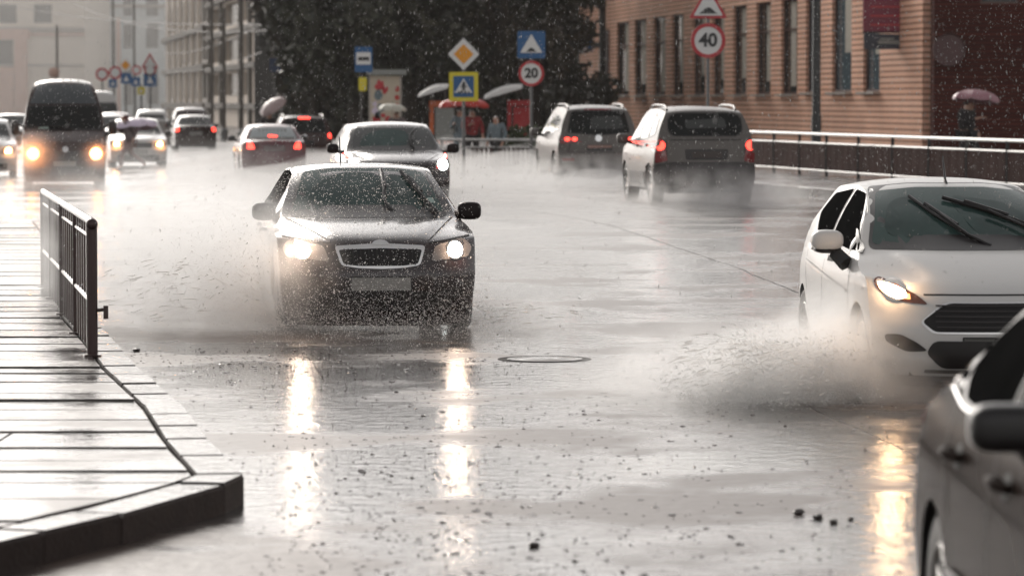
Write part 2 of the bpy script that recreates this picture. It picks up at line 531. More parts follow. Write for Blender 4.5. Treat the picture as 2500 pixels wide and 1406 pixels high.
def slab_sheet(name, line, xr, m, zoff=0.13, drop=0.4):
    """pavement to the right of a kerb line, following the road's height"""
    V, Fs = [], []
    pts = []
    for (a, b) in zip(line[:-1], line[1:]):
        n = max(1, int(math.hypot(b[0] - a[0], b[1] - a[1]) / 1.5))
        for i in range(n):
            t = i / n
            pts.append((a[0] + (b[0] - a[0]) * t, a[1] + (b[1] - a[1]) * t))
    pts.append(line[-1])
    cols = [0, 0.0, 0.6, 1.5, 3, 6, 10, 18, 30, xr]
    for (x, y) in pts:
        for k, c in enumerate(cols):
            V.append((x + c, y, zg(x, y) - drop if k == 0 else zg(x + min(c, 1.5), y) + zoff))
    n = len(cols)
    for j in range(len(pts) - 1):
        for i in range(n - 1):
            Fs.append((j * n + i, (j + 1) * n + i, (j + 1) * n + i + 1, j * n + i + 1))
    o = np_mesh(name, np.array(V), np.array(Fs), m, smooth=False)
    return tag(o, kind='structure')

KERB_R = [(-6, 138), (-4.6, 124), (-2.5, 104), (-1.9, 98.5), (1.4, 96), (3.7, 84), (4.9, 73), (6.0, 67.4), (8.0, 57.8), (12, 45), (18, 30), (26, 14)]
slab_sheet("pavement", KERB_R, 70, M['slab'])
# kerb stones along it
mb = MB()
for (a, b) in zip(KERB_R[:-1], KERB_R[1:]):
    L = math.hypot(b[0] - a[0], b[1] - a[1])
    n = max(1, round(L / 1.0))
    ang = math.atan2(b[1] - a[1], b[0] - a[0])
    for i in range(n):
        t = (i + 0.5) / n
        x, y = a[0] + (b[0] - a[0]) * t, a[1] + (b[1] - a[1]) * t
        mb.box((x - 0.09 * abs(math.sin(ang)), y - 0.06 * abs(math.cos(ang)), zg(x, y) - 0.05 + random.uniform(-.006, .006)), (L / n - 0.015, 0.17, 0.40), ang)
tag(mb.build("kerb", M['kerb'], smooth=None), kind='structure')

# near pavement island on the left -------------------------------------------------------
ZP = 0.15
def gp(px, py, z=ZP):
    Y = GY(py, z)
    return (PX(px, Y), Y)
# outer kerb line (top edge), from far to near and round the corner to the left
OUT = [(-7.6, 60.0), (-5.3, 45.0)] + [gp(215, 770), gp(285, 838), gp(330, 893), gp(440, 985), gp(505, 1072), gp(592, 1158), gp(545, 1180), gp(290, 1252), gp(100, 1295), gp(-120, 1345), gp(-700, 1470)]
def inset(line, d):
    res = []
    for i, p in enumerate(line):
        a = Vector(line[max(0, i - 1)]); b = Vector(line[min(len(line) - 1, i + 1)])
        t = (b - a).normalized()
        nrm = Vector((t.y, -t.x))     # pointing to the left of the way back = inside
        res.append((p[0] + nrm.x * d, p[1] + nrm.y * d))
    return res
INN = inset(OUT, 0.24)
mb = MB()
# kerb stones as separate blocks
for i in range(len(OUT) - 1):
    a, b, c, d = Vector(OUT[i]), Vector(OUT[i + 1]), Vector(INN[i + 1]), Vector(INN[i])
    n = max(1, round((b - a).length / 0.95))
    for k in range(n):
        t0, t1 = k / n, (k + 1) / n - 0.012
        q = [a.lerp(b, t0), a.lerp(b, t1), d.lerp(c, t1), d.lerp(c, t0)]
        dz = random.uniform(-0.008, 0.008)
        bev = 0.02
        ctr = sum(q, Vector((0, 0))) / 4
        top = [p.lerp(ctr, 0.06) for p in q]
        vs = [(p.x, p.y, -0.1) for p in q] + [(p.x, p.y, ZP - bev + dz) for p in q] + [(p.x, p.y, ZP + dz) for p in top]
        fs = [(8, 9, 10, 11)]
        for j in range(4):
            j2 = (j + 1) % 4
            fs += [(j, j2, 4 + j2, 4 + j), (4 + j, 4 + j2, 8 + j2, 8 + j)]
        mb.add(vs, fs)
ko = mb.build("kerb", [M['kerb'], M['kerb_side']], smooth=None)
for q in ko.data.polygons: q.material_index = 0 if len(q.vertices) == 4 and abs(q.normal.z) > 0.5 else 1
bm = bmesh.new(); bm.from_mesh(ko.data); bmesh.ops.recalc_face_normals(bm, faces=bm.faces); bm.to_mesh(ko.data); bm.free()
tag(ko, kind='structure')
# bedding under the slabs
inn2 = inset(OUT, 0.20)
poly = inn2 + [(-30, inn2[-1][1]), (-30, 60.0)]
bm = bmesh.new()
bm.faces.new([bm.verts.new((x, y, ZP - 0.035)) for x, y in poly])
bmesh.ops.triangulate(bm, faces=bm.faces)
me = bpy.data.meshes.new("pavement_bed"); bm.to_mesh(me); bm.free(); me.materials.append(M['soil'])
tag(link(bpy.data.objects.new("pavement_bed", me)), kind='structure')
# slabs: rows across, each a little tilted, clipped on the kerb's inner line
INC = inset(OUT, 0.27)
def x_limit(y):
    best = -1e9
    for (a, b) in zip(INC[:-1], INC[1:]):
        if (a[1] - y) * (b[1] - y) <= 0 and abs(a[1] - b[1]) > 1e-6:
            t = (y - a[1]) / (b[1] - a[1])
            best = max(best, a[0] + (b[0] - a[0]) * t)
    return best
CORNER = INC[7]
mb = MB()
y = INC[-1][1] + 0.3
while y < 58:
    h = random.choice([0.55, 0.75, 0.8, 0.95]) if y < 34 else 1.0
    y1 = y + h - random.uniform(0.012, 0.03)
    r0, r1 = x_limit(y), x_limit(min(y1, 57.9))
    xm = min(r0, r1)
    x = -14.0 + random.uniform(0, 0.8)
    last = False
    while not last:
        x1 = x + random.choice([1.6, 2.2, 2.8]) - 0.02
        last = x1 > xm - 0.7
        z = [ZP + 0.001 + random.uniform(0, 0.006), ZP - random.uniform(0.0, 0.005)]
        if last:
            q = [(x, y), (r0, y)] + ([CORNER] if y < CORNER[1] < y1 else []) + [(r1, y1), (x, y1)]
        else:
            q = [(x, y), (x1, y), (x1, y1), (x, y1)]
        k = len(q)
        dz = random.uniform(-0.003, 0.003)
        zz = [z[0] + (z[1] - z[0]) * (p[1] - y) / (y1 - y) + dz * (p[0] - x) for p in q]
        vs = [(p[0], p[1], ZP - 0.06) for p in q] + [(p[0], p[1], w) for p, w in zip(q, zz)]
        mb.add(vs, [tuple(range(k, 2 * k))] + [(m, (m + 1) % k, k + (m + 1) % k, k + m) for m in range(k)])
        x = x1 + 0.02
    y += h
tag(mb.build("pavement", M['slab'], smooth=None), kind='structure')

# manhole cover
Ym = GY(877)
mo = empty("manhole_cover", (PX(1330, Ym), Ym, 0.0), 0, "round iron manhole cover showing as a ring in the flooded road", "manhole cover")
mb = MB(); mb.lathe([(0.30, 0.001), (0.358, 0.001), (0.362, 0.004), (0.372, 0.004), (0.376, -0.002)], 40)
mb.build("rim", M['iron'], mo)
mb = MB(); mb.lathe([(0.0, 0.006), (0.10, 0.006), (0.11, 0.009), (0.19, 0.009), (0.20, 0.006), (0.30, 0.006)], 40)
mb.build("lid", M['asphalt'], mo)
# long joint line in the asphalt on the right
mb = MB()
p0, p1, p2 = gp(1690, 925, 0), gp(1960, 985, 0), gp(2330, 1150, 0)
prev = None
pts = []
for (a, b) in ((p0, p1), (p1, p2)):
    for i in range(14):
        t = i / 14
        pts.append((a[0] + (b[0] - a[0]) * t + random.uniform(-.012, .012), a[1] + (b[1] - a[1]) * t))
mb.tube([(x, y, -0.004) for x, y in pts], [random.uniform(0.005, 0.008) for _ in pts], 6)
tag(mb.build("road_line", M['iron'], smooth=40), kind='structure')

mb = MB()  # thin dark line laid in for the tyre tracks, no joint
pts = []
P_ = [gp(1135, 512, 0), gp(1500, 588, 0), gp(1800, 668, 0), gp(2050, 752, 0)]
for a, b in zip(P_[:-1], P_[1:]):
    for i in range(16):
        t = i / 16
        pts.append((a[0] + (b[0] - a[0]) * t + random.uniform(-.02, .02), a[1] + (b[1] - a[1]) * t))
mb.tube([(x, y, zg(x, y) - 0.006) for x, y in pts], [random.uniform(0.008, 0.014) for _ in pts], 6)
tag(mb.build("road_line", M['iron'], smooth=40), kind='structure')

# ------------------------------------------------------------------ grit on the road
grit = None
for (px, py, s) in [(1955, 1255, .030), (2000, 1266, .026), (2040, 1277, .022), (2082, 1268, .015), (1303, 1335, .026), (330, 858, .03)]:
    Y = GY(py); X = PX(px, Y)
    bm = bmesh.new()
    bmesh.ops.create_icosphere(bm, subdivisions=2, radius=s)
    for v in bm.verts:
        v.co *= random.uniform(0.75, 1.2); v.co.z = v.co.z * 0.55 + s * 0.4
    me = bpy.data.meshes.new("stone"); bm.to_mesh(me); bm.free(); me.materials.append(M['pebble'])
    o = link(bpy.data.objects.new("stone", me)); o.location = (X, Y, 0)
    where = {1955: "largest dark stone of the little cluster at the lower right", 2000: "dark stone in the middle of the lower right cluster",
             2040: "dark stone right of centre in the lower right cluster", 2082: "smallest dark stone at the right end of the lower right cluster", 1303: "lone dark stone at the bottom middle of the wet road",
             1245: "small dark stone between the two light streaks on the road", 615: "small dark stone beside the corner of the kerb", 330: "dark clump in the gutter by the railing post", 1480: "tiny dark stone on the wet road right of the light streaks"}[px]
    tag(o, where, "stone", "stones lying on the wet road")

# ------------------------------------------------------------------ buildings
def facade_building(name, A, B, z0, z1, wins, wallm, glassm, label, cat="building", depth=12.0, recess=0.25, frame=None, sillm=None, curtain=None, bands=(), pil=(), pilm=None, group=None):
    """wall from A (left end as seen) to B (right end); wins: (u0,u1,zb,zt) along it; the building's body lies behind"""
    A, B = Vector((*A, 0)), Vector((*B, 0))
    d = (B - A); L = d.length; d.normalize()
    nb = Vector((-d.y, d.x, 0))                 # into the building
    root = empty(name, A, 0, label, cat, group)
    root.rotation_euler = (0, 0, math.atan2(d.y, d.x))
    us = sorted(set([0.0, L] + [w[0] for w in wins] + [w[1] for w in wins]))
    zs = sorted(set([z0, z1] + [w[2] for w in wins] + [w[3] for w in wins]))
    V, Fc, UV = [], [], []
    def quad(ps, uvs):
        k = len(V); V.extend(ps); Fc.append((k, k + 1, k + 2, k + 3)); UV.extend(uvs)
    for i in range(len(us) - 1):
        for j in range(len(zs) - 1):
            a, b, c, e = us[i], us[i + 1], zs[j], zs[j + 1]
            um, zm = (a + b) / 2, (c + e) / 2
            if any(w[0] < um < w[1] and w[2] < zm < w[3] for w in wins): continue
            quad([(a, 0, c), (b, 0, c), (b, 0, e), (a, 0, e)], [(a, c), (b, c), (b, e), (a, e)])
    for (a, b, c, e) in wins:
        r = recess
        quad([(a, 0, c), (a, 0, e), (a, r, e), (a, r, c)], [(0, c), (0, e), (r, e), (r, c)])
        quad([(b, 0, e), (b, 0, c), (b, r, c), (b, r, e)], [(0, e), (0, c), (r, c), (r, e)])
        quad([(a, 0, e), (b, 0, e), (b, r, e), (a, r, e)], [(a, e), (b, e), (b, e + .1), (a, e + .1)])
        quad([(a, 0, c), (a, r, c), (b, r, c), (b, 0, c)], [(a, c), (a, c + .1), (b, c + .1), (b, c)])
    D = depth
    quad([(L, 0, z0), (L, D, z0), (L, D, z1), (L, 0, z1)], [(0, z0), (D, z0), (D, z1), (0, z1)])
    quad([(0, D, z0), (0, 0, z0), (0, 0, z1), (0, D, z1)], [(0, z0), (D, z0), (D, z1), (0, z1)])
    quad([(L, D, z0), (0, D, z0), (0, D, z1), (L, D, z1)], [(0, z0), (L, z0), (L, z1), (0, z1)])
    me = bpy.data.meshes.new("wall"); me.from_pydata(V, [], Fc)
    uvl = me.uv_layers.new(name="UVMap")
    uvl.data.foreach_set("uv", np.array(UV, dtype=np.float32).ravel())
    me.materials.append(wallm); me.update()
    link(bpy.data.objects.new("wall", me), root)
    mb = MB(); mb.box((L / 2, D / 2, z1 + 0.15), (L + 0.6, D + 0.6, 0.3)); mb.build("roof", M['stone_grey'], root, smooth=None)
    for (a, b, c, e) in wins:
        mb = MB(); w, h = b - a, e - c
        mb.add([(a, recess - 0.02, c), (b, recess - 0.02, c), (b, recess - 0.02, e), (a, recess - 0.02, e)], [(0, 1, 2, 3)])
        g = mb.build("window", glassm if not callable(glassm) else glassm((a, b, c, e)), root, smooth=None)
        if frame:
            mb = MB(); t = 0.07
            yy = recess - 0.06
            for cx, cz, sx, sz in ((a + t / 2, (c + e) / 2, t, h), (b - t / 2, (c + e) / 2, t, h), ((a + b) / 2, c + t / 2, w - 2 * t, t), ((a + b) / 2, e - t / 2, w - 2 * t, t), ((a + b) / 2, c + h * 0.68, w - 2 * t, t * .8)):
                mb.box((cx, yy, cz), (sx, 0.06, sz))
            mb.build("frame", frame, g, smooth=None)
        if curtain:
            mb = MB(); n = 10
            wd = w * random.uniform(0.3, 0.55); lo = c + h * random.uniform(0.05, 0.25); off = w * random.uniform(0.35, 0.5)
            vs = []
            for k in range(n + 1):
                x = a + off + wd * k / n
                vs += [(x, recess - 0.032 - 0.006 * math.sin(k * 2.3), lo), (x, recess - 0.032 - 0.006 * math.sin(k * 2.3), e - 0.1)]
            mb.add(vs, [(2 * k, 2 * k + 2, 2 * k + 3, 2 * k + 1) for k in range(n)])
            mb.build("curtain", curtain, g, smooth=None)
        if sillm:
            mb = MB(); mb.box(((a + b) / 2, -0.06, c - 0.035), (w + 0.25, 0.3, 0.07)); mb.build("sill", sillm, g, smooth=None)
    for k, (zb, hb, out, bmx) in enumerate(bands):
        mb = MB(); mb.box((L / 2, -out / 2 + 0.003, zb), (L - 0.02, out, hb)); mb.build("cornice", bmx, root, smooth=None)
    for (u, w, zb, zt) in pil:
        mb = MB(); mb.box((u, -0.15, (zb + zt) / 2), (w, 0.3, zt - zb)); mb.build("pilaster", pilm, root, smooth=None)
    return root, d, nb, L

# brick building along the right pavement
PB = Vector((11.67, 105.0)); dB = Vector((-0.121, 1.0))
def brick_pt(px):
    a = (px - 1250) / F_PX
    t = (PB.x - a * PB.y) / (a * dB.y - dB.x)
    return PB + dB * t
PL = brick_pt(1415)
Lb = (PB - PL).length
def ub(px): return (brick_pt(px) - PL).length
wins = []
for l, r_ in ((1506, 1535), (1549, 1577), (1595, 1624), (1640, 1668), (1690, 1721), (1738, 1767), (1789, 1821), (1845, 1880), (1906, 1945)):
    wins.append((ub(l), ub(r_), 2.25, 5.45))
wins.append((ub(2030), ub(2077), 2.3, 7.6))
wins.append((ub(2106), ub(2146), 2.3, 7.6))
wins.append((ub(1966), ub(1990), 2.3, 7.6))
brick_root, _, _, _ = facade_building("brick_building", PL, PB, -0.5, 9.5, wins, M['brick'],
    lambda w: M['win_blue'] if w[3] > 7 else M['win_dark'],
    "pale orange brick building with a row of tall narrow windows behind the railing", depth=16, recess=0.18, frame=M['wood_frame'], sillm=M['sill'], curtain=M['curtain'],
    bands=((0.2, 0.5, 0.05, M['wood_frame']),))
# dark recess and rain pipe at the far end
mb = MB(); u0 = ub(1477)
mb.box((u0, -0.03, 3.1), (2.6, 0.06, 4.2)); mb.build("door", M['wood_frame'], brick_root, smooth=None)
mb = MB(); mb.tube([(u0 + 0.9, -0.25, -0.2), (u0 + 0.9, -0.25, 9.3)], 0.16, 10); mb.build("downpipe", M['pole_dark'], brick_root)
# dark red building to the right of it
facade_building("red_brick_building", (11.9, 104.2), (33, 104.2), -0.5, 9.5, [(13.2 - 11.9, 14.3 - 11.9, 4.75, 6.2), (20.5 - 11.9, 21.8 - 11.9, 2.3, 4.6)], M['brick_red'], M['win_dark'],
    "dark red brick wall behind the pedestrian with the mauve umbrella", depth=20, recess=0.2, frame=M['wood_frame'])
# wall signs
def plate(mbx, c, w, h, t=0.04):
    mbx.box(c, (w, t, h)); return mbx
Ys = 108.0
so = empty("shop_sign", (PX(2168, Ys), Ys, 0), 0, "magenta hanging shop sign with navy lower panel at the end of the brick building", "shop sign")
z0, z1 = PZ(78, Ys), PZ(-60, Ys)
mb = MB(); mb.prism(rnd([(-.74, z0), (.74, z0), (.74, z1), (-.74, z1)], .06), -0.12, 0.12); mb.build("upper_panel", M['magenta'], so)
mb = MB(); mb.prism(rnd([(-.70, PZ(121, Ys)), (.70, PZ(121, Ys)), (.74, PZ(86, Ys)), (-.72, PZ(82, Ys))], .05), -0.1, 0.1); mb.build("lower_panel", M['navy'], so)
mb = MB(); mb.box((0, -0.135, PZ(104, Ys)), (0.62, 0.03, 0.10)); mb.box((-.05, -0.137, PZ(96, Ys)), (0.4, 0.03, 0.05)); mb.build("lettering_strip", M['kiosk_grey'], so, smooth=None)
mb = MB()
for k in range(3): mb.box((0, -0.135, PZ(18 + 22 * k, Ys)), (1.1, 0.03, 0.05))
mb.build("shelf_strip", M['sign_red'], so, smooth=None)
mb = MB(); mb.box((0.86, 0, PZ(30, Ys)), (0.24, 0.2, 0.9)); mb.box((0.2, 0, PZ(79.5, Ys)), (1.9, 0.08, 0.06)); mb.build("bracket", M['sign_black'], so, smooth=None)
Yr = 103.9
mb = MB(); mb.lathe([(0, 0), (0.42, 0), (0.46, 0.03), (0.46, 0.08)], 28, Matrix.Translation((PX(2316, Yr), Yr, PZ(122, Yr))) @ Matrix.Rotation(R(90), 4, 'X'))
tag(mb.build("wall_sign", mat("faded pink disc", (0.085, 0.035, 0.035), 0.5, var=0.3, vscale=4)), "faint pinkish round sign on the dark red brick wall", "wall sign")
Yw = 166.0
wr = empty("wall_sign", (PX(1430, Yw), Yw - 1.2, PZ(108, Yw)), 0, "small blue and white box sign at the far corner of the pale brick building", "wall sign")
mb = MB(); mb.box((-0.14, 0, 0), (0.26, 0.1, 0.62)); mb.build("white_face", M['white'], wr, smooth=None)
mb = MB(); mb.box((0.15, -0.02, 0), (0.28, 0.12, 0.7)); mb.build("blue_face", M['sign_blue'], wr, smooth=None)
# round ring sign at the far corner
Yg = 172.0
rs = empty("ring_sign", (PX(1351, Yg), Yg, PZ(76, Yg)), 0, "large round dark green sign with two salmon arcs beside the brick building corner", "round sign")
mb = MB(); mb.lathe([(0, -0.04), (0.62, -0.04), (0.62, 0.06), (0, 0.06)], 32, Matrix.Rotation(R(90), 4, 'X')); mb.build("disc", M['green_dark'], rs)
def arc(mbx, r0, r1, a0, a1, y0, y1, n=14):
    P = [(r1 * math.cos(a0 + (a1 - a0) * k / n), r1 * math.sin(a0 + (a1 - a0) * k / n)) for k in range(n + 1)]
    Q = [(r0 * math.cos(a0 + (a1 - a0) * k / n), r0 * math.sin(a0 + (a1 - a0) * k / n)) for k in range(n + 1)]
    for k in range(n):
        mbx.prism([P[k], Q[k], Q[k + 1], P[k + 1]], y0, y1)
for a0, a1 in ((R(32), R(140)), (R(222), R(318))):
    mb = MB(); arc(mb, 0.64, 0.93, a0, a1, -0.08, 0.06); mb.build("arc", M['salmon'], rs, smooth=None)
mb = MB(); mb.box((0.85, 0.1, 0.0), (1.3, 0.08, 0.08)); mb.build("bracket", M['pole_dark'], rs, smooth=None)

# grey office building behind the trees, running along the road
dO = Vector((-0.142, 1.0)); PO = Vector((PX(668, 250), 250.0))
def off_pt(px):
    a = (px - 1250) / F_PX
    t = (PO.x - a * PO.y) / (a * dO.y - dO.x)
    return PO + dO * t
OL = off_pt(512)
LO = (PO - OL).length
def uo(px): return (off_pt(px) - OL).length
wins = []
for l, r_ in ((521, 541), (550, 588), (596, 610), (622, 640)):
    for zb in (2.4, 5.2, 8.0, 10.8, 13.6):
        wins.append((uo(l), uo(r_), zb, zb + 1.75))
pil = [(uo(p), 0.55 + 0.2 * (k % 2), -0.5, 18) for k, p in enumerate((516, 545, 592, 616, 645))]
facade_building("office_building", OL, PO, -0.5, 18, wins, M['pilaster'], M['win_far'], "grey beige office block with pilasters and dark floor bands left of the trees", depth=30, recess=0.5, pil=pil, pilm=M['band_dark'],
    bands=tuple((z, 0.42, 0.4, M['band_dark']) for z in (1.6, 4.6, 7.4, 10.2, 13.0)))
# narrow columned house beyond it
O2 = off_pt(405); d2 = (OL - O2)
A2, B2 = O2, OL - dO * -2.0
L2 = (B2 - A2).length
wins = []
n2 = 7
for k in range(n2):
    u = L2 * (k + 0.3) / n2
    for zb in (2.2, 5.6, 9.0): wins.append((u, u + L2 / n2 * 0.55, zb, zb + 2.5))
pil = [(L2 * k / n2 + 0.6, 1.6, -0.5, 17) for k in range(1, n2)]
facade_building("columned_building", A2, B2, -0.5, 17, wins, M['stone_grey'], M['win_far'], "distant grey house front striped with tall pale columns", depth=25, recess=0.5, pil=pil, pilm=M['pilaster'],
    bands=((1.5, 0.6, 0.5, M['band_dark']), (5.0, 0.5, 0.5, M['band_dark']), (8.4, 0.5, 0.5, M['band_dark'])))
# pale buildings closing the street on the left
Yp = 470.0
XL, XR = PX(-260, Yp), PX(208, Yp)
wins = []
for px in (-170, -80, 20, 106, 180):
    w = 44 / F_PX * Yp
    if px < 150: wins.append((PX(px, Yp) - XL - w / 2, PX(px, Yp) - XL + w / 2, PZ(57, Yp), PZ(12, Yp)))
w = 50 / F_PX * Yp
wins.append((PX(8, Yp) - XL - w / 2, PX(8, Yp) - XL + w / 2, PZ(262, Yp), PZ(98, Yp)))
pale, _, _, _ = facade_building("pale_building", (XL, Yp), (XR, Yp), -0.5, 26, wins, M['plaster'], M['win_far'], "large pale beige building with square upper windows closing the street at far left", depth=30, recess=0.6,
    bands=((PZ(72, Yp), 0.5, 0.5, M['stone_grey']), (PZ(160, Yp), 0.25, 0.25, M['stone_grey']), (PZ(66, Yp) - 1.0, 0.25, 0.3, M['plaster_pink'])))
mb = MB()
u = PX(8, Yp) - XL; zt = PZ(98, Yp); hw = w / 2
mb.box((u - hw - 1.0, -0.3, zt / 2), (1.6, 0.6, zt)); mb.box((u + hw + 1.0, -0.3, zt / 2), (1.6, 0.6, zt)); mb.box((u, -0.32, zt + 0.7), (2 * hw + 4.2, 0.7, 1.3))
mb.build("portal", M['plaster_pink'], pale, smooth=None)
mb = MB(); mb.box((u - 0.3, -0.5, PZ(232, Yp)), (3.4, 0.4, PZ(165, Yp) - PZ(300, Yp))); mb.build("poster_board", M['plaster_pink'], pale, smooth=None)
Yq = 500.0
XL, XR = PX(200, Yq), PX(432, Yq)
wins = []
for px, w_ in ((225, 14), (262, 12), (312, 22), (372, 30)):
    w = w_ / F_PX * Yq
    for (b, t) in ((118, 60), (40, -30), (255, 165)): wins.append((PX(px, Yq) - XL - w / 2, PX(px, Yq) - XL + w / 2, PZ(b, Yq), PZ(t, Yq)))
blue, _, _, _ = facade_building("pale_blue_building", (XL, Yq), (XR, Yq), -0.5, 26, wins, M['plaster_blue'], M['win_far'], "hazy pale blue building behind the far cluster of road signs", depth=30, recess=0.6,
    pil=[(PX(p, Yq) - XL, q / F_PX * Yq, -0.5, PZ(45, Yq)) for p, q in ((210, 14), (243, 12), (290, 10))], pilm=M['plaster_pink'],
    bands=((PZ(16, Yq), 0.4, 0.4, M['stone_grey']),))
# dark block added behind the trees for the darkness under them; closes sky gaps
facade_building("dark_backing_block", (-16.2, 232), (46, 200), -0.5, 10, [(4 + 5 * k, 6.5 + 5 * k, 2.5, 5.0) for k in range(12)], mat("dark backing wall", (0.045, 0.042, 0.04), 0.8, var=0.2, vscale=0.4), M['win_far'],
    "dark block hidden behind the roadside trees", depth=14)

# ------------------------------------------------------------------ trees and shrubs
def leaf_mat(name, c1, c2):
    m, nt, p = new_mat(name)
    geo = N(nt, "ShaderNodeNewGeometry")
    mx = N(nt, "ShaderNodeMix", data_type='RGBA')
    mx.inputs["A"].default_value = (*c1, 1); mx.inputs["B"].default_value = (*c2, 1)
    nt.links.new(geo.outputs["Random Per Island"], mx.inputs["Factor"])
    nt.links.new(mx.outputs["Result"], p.inputs["Base Color"])
    p.inputs["Roughness"].default_value = 0.5
    return m
M['leaf'] = leaf_mat("dark wet leaves", (0.016, 0.019, 0.013), (0.065, 0.066, 0.042))
M['leaf_b'] = leaf_mat("brownish wet leaves", (0.018, 0.016, 0.011), (0.082, 0.066, 0.044))
M['leaf_c'] = leaf_mat("green shrub leaves", (0.018, 0.035, 0.010), (0.065, 0.085, 0.022))

def leaves(name, clumps, per, size, m, parent, seed):
    g = np.random.default_rng(seed)
    P, S = [], []
    for (c, r) in clumps:
        n = int(per * r * r)
        d = g.normal(size=(n, 3)); d /= np.linalg.norm(d, axis=1)[:, None]
        rad = r * (0.45 + 0.55 * g.random(n) ** 0.5) * (0.8 + 0.35 * np.sin(d[:, 0] * 5 + c[0]) * np.sin(d[:, 2] * 6 + c[2]))
        P.append(np.array(c) + d * rad[:, None] * np.array([1, 1, 0.85]))
    P = np.concatenate(P); n = len(P)
    a = g.normal(size=(n, 3)); a /= np.linalg.norm(a, axis=1)[:, None]
    b = np.cross(a, g.normal(size=(n, 3))); b /= np.linalg.norm(b, axis=1)[:, None]
    s = size * (0.6 + 0.8 * g.random(n))[:, None]
    V = np.stack([P - a * s, P + b * s * 0.45, P + a * s, P - b * s * 0.45], 1).reshape(-1, 3)
    Fs = np.arange(4 * n).reshape(n, 4)
    return np_mesh(name, V, Fs, m, parent)

def tree(loc, H, Wd, low, m, seed, label, name="tree", per=260, size=0.24):
    g = random.Random(seed)
    root = empty(name, loc, g.uniform(0, 6), label, "tree", "trees along the street behind the bus stop")
    mb = MB()
    r0 = 0.028 * H
    trunk = [(0, 0, -0.2), (g.uniform(-.1, .1), 0, H * .2), (g.uniform(-.3, .3), g.uniform(-.3, .3), H * .45), (g.uniform(-.4, .4), g.uniform(-.4, .4), H * .8)]
    mb.tube(trunk, [r0, r0 * .8, r0 * .55, r0 * .15], 9)
    clumps = []
    nl = 7
    for k in range(nl):
        a = 2 * math.pi * k / nl + g.uniform(-.3, .3)
        zb = H * g.uniform(.2, .55)
        e = (math.cos(a) * Wd * g.uniform(.55, .9), math.sin(a) * Wd * g.uniform(.55, .9), zb + H * g.uniform(.12, .32))
        mid = (e[0] * .5, e[1] * .5, zb + (e[2] - zb) * .65)
        mb.tube([(0, 0, zb), mid, e], [r0 * .35, r0 * .22, r0 * .06], 6)
    mb.build("trunk", M['bark'], root)
    for k in range(26):
        a = g.uniform(0, 2 * math.pi); z = low + (H - low) * g.random() ** 0.9
        env = math.sin(math.pi * min(1, 0.22 + 0.74 * (z - low) / (H - low))) ** 0.7
        rr = Wd * env * g.uniform(0.35, 1.0)
        clumps.append(((rr * math.cos(a), rr * math.sin(a), z), g.uniform(0.7, 1.5) * H / 10))
    leaves("crown", clumps, per, size, m, root, seed)
    return root
tree_spots = [  # px, Y, height, spread, low, material, label
    (770, 150, 11, 1.9, 1.3, 'leaf_b', "leftmost dark tree, brownish, beside the grey office block"),
    (865, 138, 12, 2.7, 1.6, 'leaf', "dark tree behind the bus stop sign"),
    (945, 150, 13, 3.4, 1.6, 'leaf_b', "tall brownish dark tree rising behind the poster stand"),
    (1000, 140, 12, 3.8, 1.8, 'leaf', "dark tree left of the orange diamond sign, behind the kiosks"),
    (1105, 152, 13, 4.0, 1.8, 'leaf', "dark tree straight behind the orange diamond sign"),
    (1210, 142, 12, 3.8, 1.8, 'leaf_b', "dark brownish tree between the diamond sign and the blue hump sign"),
    (1305, 156, 12, 3.6, 1.6, 'leaf', "dark tree behind the blue hump sign"),
    (1385, 185, 13, 4.2, 1.6, 'leaf', "farthest dark tree, against the corner of the brick building"),
    (800, 175, 13, 2.3, 1.6, 'leaf', "dark tree set back between the office block and the bus stop"),
    (1055, 178, 13, 4.6, 1.6, 'leaf_b', "dark tree set back behind the kiosk roofs"),
]
for k, (px, Y, H, Wd, low, m, lab) in enumerate(tree_spots):
    tree((PX(px, Y), Y, 0), H, Wd, low, M[m], 100 + k, lab)
def shrub(loc, r, m, label, seed, flat=1.0):
    g = random.Random(seed)
    root = empty("shrub", loc, 0, label, "shrub")
    cl = [((g.uniform(-r, r) * .7, g.uniform(-r, r) * .5, r * g.uniform(.3, 1.1) * flat), r * g.uniform(.4, .6)) for _ in range(9)]
    mb = MB()
    for c, q in cl: mb.tube([(0, 0, -0.1), (c[0] * .4, c[1] * .4, c[2] * .5), c], [0.04, 0.03, 0.01], 5)
    mb.build("stem", M['bark'], root)
    leaves("foliage", cl, 900, 0.10, M[m], root, seed)
shrub((PX(1292, 108), 108, 0.05), 0.75, 'leaf_c', "green shrub behind the railing, left of the silver crossover", 31, 1.3)
shrub((PX(1345, 112), 112, 0.05), 0.8, 'leaf_c', "darker green shrub right behind the silver crossover's roof", 32, 1.2)
# hedge mass added below the crowns for the darkness there
cl = [((PX(700 + 38 * k, 172) , 172 + random.uniform(-3, 3), random.uniform(.6, 2.2)), random.uniform(1.1, 1.7)) for k in range(20)]
hd = leaves("hedge", cl, 220, 0.22, M['leaf'], None, 77)
tag(hd, "dark hedge under the trees behind the kiosks", "hedge")

# ------------------------------------------------------------------ poles, signs, railings
def text_mesh(s, size, depth, m, parent, loc, name):
    cu = bpy.data.curves.new(name, 'FONT'); cu.body = s; cu.size = size; cu.extrude = depth; cu.align_x = 'CENTER'; cu.align_y = 'CENTER'; cu.offset = 0.012
    t = bpy.data.objects.new(name, cu); COL.objects.link(t)
    bpy.context.view_layer.update()
    me = bpy.data.meshes.new_from_object(t.evaluated_get(bpy.context.evaluated_depsgraph_get()))
    bpy.data.objects.remove(t); me.materials.clear(); me.materials.append(m)
    o = link(bpy.data.objects.new(name, me), parent)
    o.location = loc; o.rotation_euler = (R(90), 0, 0)
    return o

